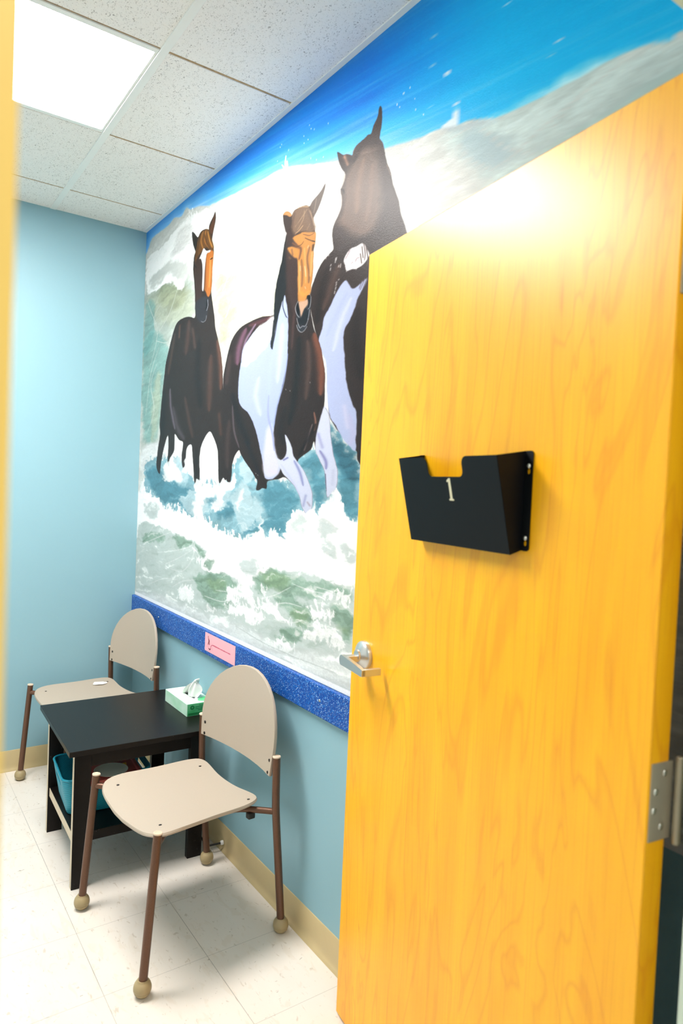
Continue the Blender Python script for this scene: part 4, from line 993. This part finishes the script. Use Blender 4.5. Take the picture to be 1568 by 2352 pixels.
# ------------------------------------------------------------------ chair
def chair(label, loc, rz):
    c = thing('stacking_chair', label, 'chair', loc, rz, 'tan laminate waiting room chairs')
    # seat
    NA, NR = 72, 14
    oc = []
    core = [(.150, -.218), (.198, -.170), (.212, -.06), (.214, 0), (.212, .06), (.198, .170), (.150, .218), (0, .210), (-.120, .204), (-.166, .168), (-.158, .06), (-.156, 0), (-.158, -.06), (-.166, -.168), (-.120, -.204), (0, -.210)]
    oc = catmull(core, 5, True)
    def seatz(x, y):
        return .4265 + .012 * (y / .21) ** 2 - .006 - 1.6 * max(0, x - .10) ** 2 * .6 + .35 * max(0, -x - .06) ** 2
    cen = np.array([.02, 0.]); bm = bmesh.new(); tops, bots = [], []
    for lay, dz in ((tops, 0), (bots, -.011)):
        cv = bm.verts.new((cen[0], cen[1], seatz(*cen) + dz)); lay.append([cv])
        for r in range(1, NR + 1):
            f = r / NR; lay.append([bm.verts.new((*(cen + (p - cen) * f), seatz(*(cen + (p - cen) * f)) + dz)) for p in oc])
    n = len(oc)
    rim = [bm.verts.new((*(cen + (p - cen) * 1.012), seatz(*p) - .0055)) for p in oc]
    for lay in (tops, bots):
        for k in range(n): bm.faces.new((lay[0][0], lay[1][k], lay[1][(k + 1) % n]))
        for r in range(1, NR):
            for k in range(n): bm.faces.new((lay[r][k], lay[r + 1][k], lay[r + 1][(k + 1) % n], lay[r][(k + 1) % n]))
    for k in range(n):
        k2 = (k + 1) % n
        bm.faces.new((tops[NR][k], rim[k], rim[k2], tops[NR][k2])); bm.faces.new((rim[k], bots[NR][k], bots[NR][k2], rim[k2]))
    seat = bm_obj('seat', bm, M_lam, c, auto=50)
    for x, y in ((.152, -.161), (.153, .158), (-.135, .176), (-.134, -.140)):
        bm = bmesh.new(); lathe(bm, [(.0048, -.002), (.0048, .0004), (.003, .0012), (0, .0013)], (x, y, seatz(x, y)), (0, 0, 1), 14)
        bm_obj('bolt', bm, M_bolt, seat, smooth=True)
    # backrest
    def bx(u, z): return -.176 - .10 * (z - .5) - .030 * (1 - (u / .226) ** 2)
    ol = [(-.221, .510), (-.2265, .56), (-.229, .60)]
    for k in range(1, 20):
        a = PI - PI * k / 20; ol.append((.229 * math.cos(a), .60 + .1975 * math.sin(a)))
    ol += [(.229, .60), (.2265, .56), (.221, .510)]
    ol += [(.12, .508), (0, .507), (-.12, .508)]
    bm = bmesh.new()
    cen = np.array([0, .63]); NR2 = 12; fr, bk = [], []
    pts = [np.array(p) for p in ol]; n2 = len(pts)
    dense = []
    for i in range(n2):
        for q in range(2): dense.append(pts[i] + (pts[(i + 1) % n2] - pts[i]) * q / 2)
    n2 = len(dense)
    for lay, dx in ((fr, 0), (bk, -.011)):
        lay.append([bm.verts.new((bx(0, .63) + dx, 0, .63))])
        for r in range(1, NR2 + 1):
            row = []
            for p in dense:
                q = cen + (p - cen) * r / NR2; row.append(bm.verts.new((bx(*q) + dx, q[0], q[1])))
            lay.append(row)
    rim = [bm.verts.new((bx(*(cen + (p - cen) * 1.008)) - .0055, *(cen + (p - cen) * 1.008))) for p in dense]
    for lay in (fr, bk):
        for k in range(n2): bm.faces.new((lay[0][0], lay[1][k], lay[1][(k + 1) % n2]))
        for r in range(1, NR2):
            for k in range(n2): bm.faces.new((lay[r][k], lay[r + 1][k], lay[r + 1][(k + 1) % n2], lay[r][(k + 1) % n2]))
    for k in range(n2):
        k2 = (k + 1) % n2
        bm.faces.new((fr[NR2][k], rim[k], rim[k2], fr[NR2][k2])); bm.faces.new((rim[k], bk[NR2][k], bk[NR2][k2], rim[k2]))
    back = bm_obj('backrest', bm, M_lam, c, auto=50)
    for s in (-1, 1):
        for uu, z in ((.206, .516), (.209, .555)):
            bm = bmesh.new(); lathe(bm, [(.0055, -.002), (.0055, .0006), (.004, .0014), (0, .0015)], (bx(uu, z), s * uu, z), (1, 0, 0), 14)
            bm_obj('bolt', bm, M_bolt, back, smooth=True)
    # legs, feet and caps
    for s in (-1, 1):
        paths = [[(.2296, s * .2406, .03), (.213, s * .2375, .24), (.1967, s * .2344, .443)],
                 [(-.2322, s * .2418, .03), (-.214, s * .2412, .22), (-.200, s * .2409, .36), (-.1955, s * .2403, .42), (-.1935, s * .2395, .50), (-.1924, s * .2387, .573)]]
        for pth in paths:
            pp = catmull(pth, 5)
            bm = bmesh.new(); tube(bm, pp, .0122, 20); leg = bm_obj('leg', bm, M_bronze, c, auto=40)
            tp = Vector(pth[-1]); d = (tp - Vector(pth[-2])).normalized()
            bm = bmesh.new(); lathe(bm, [(.0122, 0), (.0132, .0005), (.0132, .0035), (.0118, .005), (.0075, .0052), (.007, .0045), (0, .0045)], tp, d, 20)
            bm_obj('end_cap', bm, M_cap, leg, auto=30)
            b = Vector(pth[0]); ft = Vector((b.x, b.y, .0))
            bm = bmesh.new()
            prof = [(0, 0), (.010, .0003), (.0165, .0045), (.0215, .011), (.0238, .0172), (.0232, .0180), (.0246, .0195), (.0250, .0245), (.0244, .0300), (.0222, .0370), (.0185, .0425), (.0150, .0452), (.0148, .0475), (0, .0475)]
            lathe(bm, prof, ft, (0, 0, 1), 28); bm_obj('foot_ball', bm, M_foot, leg, auto=60)
        # seat rail from front leg to rear leg
        pth = catmull([(.2005, s * .2345, .410), (.176, s * .208, .4085), (.128, s * .166, .4045), (.0, s * .150, .4015), (-.10, s * .156, .4005), (-.152, s * .196, .4005), (-.197, s * .2405, .400)], 5)
        bm = bmesh.new(); tube(bm, pth, .0098, 16); rl = bm_obj('seat_rail', bm, M_bronze, c, auto=40)
        bm = bmesh.new(); add_box(bm, -.150, -.126, s * .186 - .010, s * .186 + .010, .374, .394, bev=.003); bm_obj('stacking_bumper', bm, M_black, rl)
    return c

def copy_tree(o, parent=None):
    c = o.copy(); COL.objects.link(c); c.parent = parent
    for ch in list(o.children): copy_tree(ch, c)
    return c

ca = chair('tan laminate chair between the black side table and the open door', (-.3054, -1.4765, 0), .0893 + PI)
cb = copy_tree(ca); cb.location = (-.2926, -.3352, 0); cb.rotation_euler = (0, 0, .144 + PI)
cb['label'] = 'tan laminate chair in the far corner, half hidden behind the black side table'

# scrap of paper on the far chair
bm = bmesh.new(); o2 = []
for k in range(28):
    a = 2 * PI * k / 28; r = 1 + .10 * math.sin(3 * a + .4) + .06 * math.sin(5 * a) + .04 * math.sin(9 * a)
    o2.append((.032 * r * math.cos(a), .030 * r * math.sin(a)))
plate(bm, o2, [], lambda a, b, t: (a, b, t + .0006 * math.sin(a * 90)), .0012)
ps = bm_obj('paper_scrap', bm, M_paper); tag(ps, 'small white paper scrap lying on the far tan seat', 'paper scrap')
ps.parent = None
f = Vector((-math.cos(.144), -math.sin(.144), 0)); s_ = Vector((math.sin(.144), -math.cos(.144), 0))
ps.location = Vector((-.2926, -.3352, 0)) + f * (-.094) + s_ * (-.138) + Vector((0, 0, .4275)); ps.rotation_euler = (.028, .0, .144 + PI)

# ------------------------------------------------------------------ side table
TZ = -.026
tb = thing('side_table', 'black brown wooden side table with lower shelf between the two chairs', 'table', (-.320, -.909, 0), TZ)
hw, hd = .262, .275
box_obj('tabletop', (-hw, hw, -hd, hd, .481, .5), M_table, tb, .0018)
for sx in (-1, 1):
    for sy in (-1, 1):
        x0, x1 = sorted((sx * .236, sx * .180)); y0, y1 = sorted((sy * .236, sy * .211))
        lg = box_obj('leg', (x0, x1, y0, y1, 0, .481), M_table, tb, .0012)
        if sx < 0:
            e = box_obj('sheen_side', (x0 - .0006, x0 + .0004, y0 + .0015, y1 - .0015, .002, .479), M_sheen, lg); e['label'] = 'pale painted sheen on the side of the leg'  # reflected light laid on left-facing leg sides as a pale slab
for sy in (-1, 1):
    y0, y1 = sorted((sy * .234, sy * .216)); box_obj('apron', (-.18, .18, y0, y1, .424, .481), M_table, tb, .001)
for sx in (-1, 1):
    x0, x1 = sorted((sx * .228, sx * .212)); box_obj('apron', (x0, x1, -.212, .212, .436, .481), M_table, tb, .001)
box_obj('shelf', (-.229, .229, -.2105, .2105, .148, .182), M_table, tb, .001)
e = box_obj('shelf_edge', (-.2303, -.229, -.2095, .2095, .149, .181), M_sheen, tb); e['label'] = 'pale painted sheen on the edge of the shelf'  # same painted reflection along the left side of the shelf

# teal basket and what lies in it
def basket():
    t = thing('storage_basket', 'teal woven plastic basket on the table shelf', 'basket', (-.3935, -.866, .182), -.075)
    hx, hy = .158, .132
    n = 6; base = rrect(-hx, hx, -hy, hy, .035, n)
    # densify the straight runs
    dense = []
    for i in range(len(base)):
        p, q = np.array(base[i]), np.array(base[(i + 1) % len(base)]); m = 10 if np.hypot(*(q - p)) > .05 else 1
        for k in range(m): dense.append(p + (q - p) * k / m)
    zs = [0.0, .004, .012, .05, .085, .094, .112, .128, .136]
    sc = [.80, .855, .875, .915, .955, .965, .985, .998, 1.0]
    bm = bmesh.new(); rows = []
    for z, s in zip(zs, sc): rows.append([bm.verts.new((p[0] * s, p[1] * s, z)) for p in dense])
    N = len(dense)
    bm.faces.new(rows[0][::-1])
    for r in range(len(rows) - 1):
        for k in range(N):
            p = (dense[k] + dense[(k + 1) % N]) / 2
            if r == 5 and abs(p[0]) > hx - .01 and abs(p[1]) < .055: continue
            bm.faces.new((rows[r][k], rows[r][(k + 1) % N], rows[r + 1][(k + 1) % N], rows[r + 1][k]))
    b = bm_obj('basket_body', bm, M_basket, t, auto=40)
    md = b.modifiers.new('shell', 'SOLIDIFY'); md.thickness = .0035; md.offset = 0
    bm = bmesh.new(); pr = [(p[0] * 1.005, p[1] * 1.005, .137) for p in dense]; pr.append(pr[0]); tube(bm, pr, .0045, 8, cap=False); bm_obj('rim', bm, M_basket, t, smooth=True)
    return t
bk_ = basket()
rb = thing('red_box', 'flat red printed box with yellow marks lying across the teal basket', 'box', (-.398, -.972, .3238), -.088)
box_obj('box_body', (-.108, .106, -.112, .118, 0, .017), M_red, rb, .001)
e = box_obj('lid_edge', (.088, .095, -.1115, .1175, .0169, .0178), M_redge, rb); e['label'] = 'pink border of the box'
for x in (.030, .050):
    bm = bmesh.new(); plate(bm, [(x, -.022), (x + .013, -.022), (x + .017, .010), (x + .004, .010)], [], lambda a, b, t: (a, b, .0168 + t), .0008); bm_obj('yellow_mark', bm, M_yellow, rb)
bm = bmesh.new(); lathe(bm, [(0, 0), (.052, 0), (.056, .003), (.060, .0065), (.0605, .0075), (.059, .008), (.053, .005), (.030, .0035), (0, .003)], (0, 0, 0), (0, 0, 1), 40)
ds = bm_obj('round_lid', bm, M_dish, auto=40); tag(ds, 'pale round plastic lid lying on the flat red box', 'lid'); ds.location = (-.402, -1.020, .3410)
b = bmesh.new(); bmesh.ops.create_icosphere(b, subdivisions=4, radius=1.0)
for vtx in b.verts:
    d = vtx.co.normalized(); q = 1 + .28 * mnoise.noise(d * 2.4) + .22 * abs(mnoise.noise(d * 5.5 + Vector((3, 1, 7)))) + .10 * mnoise.noise(d * 13)
    vtx.co = Vector((d.x * .030 * q, d.y * .040 * q, d.z * .052 * q))
bg = bm_obj('plastic_bag', b, M_bag, auto=25); tag(bg, 'crumpled silvery plastic bag in the near corner of the teal basket', 'bag'); bg.location = (-.492, -.936, .245)

# ------------------------------------------------------------------ tissue box
tbx = thing('tissue_box', 'mint green tissue box on the black side table', 'tissue box', (-.061, -.909, .5), .012)
bx0, bx1, by0, by1, hz = -.056, .056, -.115, .115, .0495
box_obj('carton', (bx0, bx1, by0, by1, 0, hz), M_mgreen, tbx, .001)
e = box_obj('printed_end', (bx0 + .002, bx1 - .002, by0 - .0004, by0 + .0004, .001, hz - .001), M_green, tbx); e['label'] = 'green printed end panel'
e = box_obj('printed_side', (bx0 - .0004, bx0 + .0004, by0 + .002, by1 - .002, .001, hz - .001), M_pgreen, tbx); e['label'] = 'faded green side panel'
bm = bmesh.new()
ring = [(-.034 + .0085 * math.cos(2 * PI * k / 20), .034 + .0085 * math.sin(2 * PI * k / 20)) for k in range(20)]
ring2 = [(-.034 + .0035 * math.cos(2 * PI * k / 20), .034 + .0035 * math.sin(2 * PI * k / 20)) for k in range(20)]
plate(bm, ring, [ring2], lambda a, b, t: (a, by0 - .0012 + t, b), .0008)
for z0, x0, x1 in ((.040, -.006, .030), (.034, -.020, .034), (.027, -.020, .020), (.021, -.010, .036), (.004, -.050, .05)):
    plate(bm, [(x0, z0), (x1, z0), (x1, z0 + (.0022 if z0 > .01 else .009)), (x0, z0 + (.0022 if z0 > .01 else .009))], [], lambda a, b, t: (a, by0 - .0011 + t, b), .0007)
bm_obj('print', bm, M_dgreen, tbx)
bm = bmesh.new(); plate(bm, catmull([(.002, -.085), (.018, -.06), (.050, -.052), (.052, -.07), (.052, -.098), (.03, -.104), (.012, -.098)], 4, True), [], lambda a, b, t: (a, b, hz + t), .0005)
e = bm_obj('printed_patch', bm, M_green, tbx)
bm = bmesh.new(); plate(bm, [(.008 * math.cos(2 * PI * k / 24), .052 * math.sin(2 * PI * k / 24) - .005) for k in range(24)], [], lambda a, b, t: (a, b, hz + .0001 + t), .0004); bm_obj('slot', bm, M_black, tbx)
# tissue: a pinched sheet fanning up out of the slot
bm = bmesh.new(); NS, NT_ = 44, 18; rows = []
for j in range(NT_ + 1):
    t = j / NT_; row = []
    for i in range(NS + 1):
        s = i / NS * 2 - 1
        half = .046 * (1 - t ** 1.3) + .007
        y = s * half - .008 - .040 * t - .012 * t * s
        z = hz - .002 + .080 * t ** .85 * (1 - .22 * abs(s) ** 1.5) + .006 * math.sin(9 * s + 2) * t * (1 - t) * 2
        x = (.017 * math.sin(s * 5.2 + 1.2 * t) + .006 * math.sin(s * 13 + 4 * t)) * (.25 + .9 * math.sin(PI * min(1, t * .8 + .1))) + .014 * t
        row.append(bm.verts.new((x, y, z)))
    rows.append(row)
for j in range(NT_):
    for i in range(NS): bm.faces.new((rows[j][i], rows[j][i + 1], rows[j + 1][i + 1], rows[j + 1][i]))
ts = bm_obj('tissue', bm, M_tissue, tbx, smooth=True); md = ts.modifiers.new('ply', 'SOLIDIFY'); md.thickness = .0008

# ------------------------------------------------------------------ pink card on the wall guard
card = thing('notice_card', 'pink notice card stuck on the speckled blue wall guard', 'notice', (-.0172, -1.0915, .777))
box_obj('card', (-.0008, 0, -.139, .139, -.0365, .0375), M_pink, card)
def ink(bm, pts, w):
    pts = [(-y, z) for y, z in pts]
    for (ya, za), (yb, zb) in zip(pts, pts[1:]):
        d = Vector((yb - ya, zb - za)); L = d.length or 1e-6; nn = Vector((-d.y, d.x)) / L * w / 2; e = d / L * w * .3
        q = [(ya - e.x + nn.x, za - e.y + nn.y), (yb + e.x + nn.x, zb + e.y + nn.y), (yb + e.x - nn.x, zb + e.y - nn.y), (ya - e.x - nn.x, za - e.y - nn.y)]
        plate(bm, q, [], lambda a, b, t: (-.0010 + t, a, b), .0003)
bm = bmesh.new()
# y here runs left to right along the card from its centre
ink(bm, [(-.108, .026), (-.106, .020)], .004); ink(bm, [(-.104, .016), (-.1, .008), (-.103, .000)], .006); ink(bm, [(-.097, .012), (-.095, .002)], .003)
ink(bm, [(-.106, -.002), (-.106, -.006)], .005); ink(bm, [(-.096, -.001), (-.097, -.006)], .005); ink(bm, [(-.100, -.022), (-.092, -.025), (-.084, -.0215)], .0045)
bm_obj('figure_drawing', bm, M_inkd, card)
bm = bmesh.new()
ink(bm, [(-.112, -.006), (-.104, -.020)], .001); ink(bm, [(-.112, -.006), (-.122, -.022)], .0008); ink(bm, [(-.084, -.021), (-.080, -.010), (-.072, -.004), (-.06, -.001)], .0032); ink(bm, [(-.066, -.006), (-.064, -.026)], .0008); ink(bm, [(-.080, -.012), (-.080, -.032)], .0008)
x = -.058
rnd = random.Random(5)
while x < .098:
    wd = rnd.uniform(.004, .010); ink(bm, [(x, -.0015), (x + wd, -.0018)], rnd.uniform(.0032, .0052)); x += wd + .0035
bm_obj('lettering', bm, M_inkp, card)

# ------------------------------------------------------------------ black cable at the baseboard
pc = thing('power_cord', 'black cord with white end at the baseboard behind the near chair', 'cord', (-.012, -1.165, 0))
bm = bmesh.new(); tube(bm, catmull([(-.006, 0, .034), (-.03, .004, .033), (-.052, .012, .030), (-.050, .04, .018), (-.034, .09, .006), (-.026, .20, .004), (-.024, .34, .004)], 6), .0036, 12); bm_obj('cable', bm, M_black, pc, smooth=True)
bm = bmesh.new(); lathe(bm, [(0, 0), (.0075, 0), (.0085, .002), (.0085, .009), (.006, .011), (0, .011)], (.006, -.001, .0345), (-1, .15, -.05), 18); bm_obj('cord_end', bm, M_paper, pc, auto=40)

# ------------------------------------------------------------------ light and view
w = bpy.data.worlds.new('hall light'); SC.world = w; w.use_nodes = True
bgd = w.node_tree.nodes['Background']; bgd.inputs[0].default_value = (.93, .96, 1.0, 1); bgd.inputs[1].default_value = 0.55
SC.view_settings.view_transform = 'Standard'; SC.view_settings.look = 'None'; SC.view_settings.exposure = 0.36; SC.view_settings.gamma = 1.0
SC.view_settings.use_curve_mapping = False
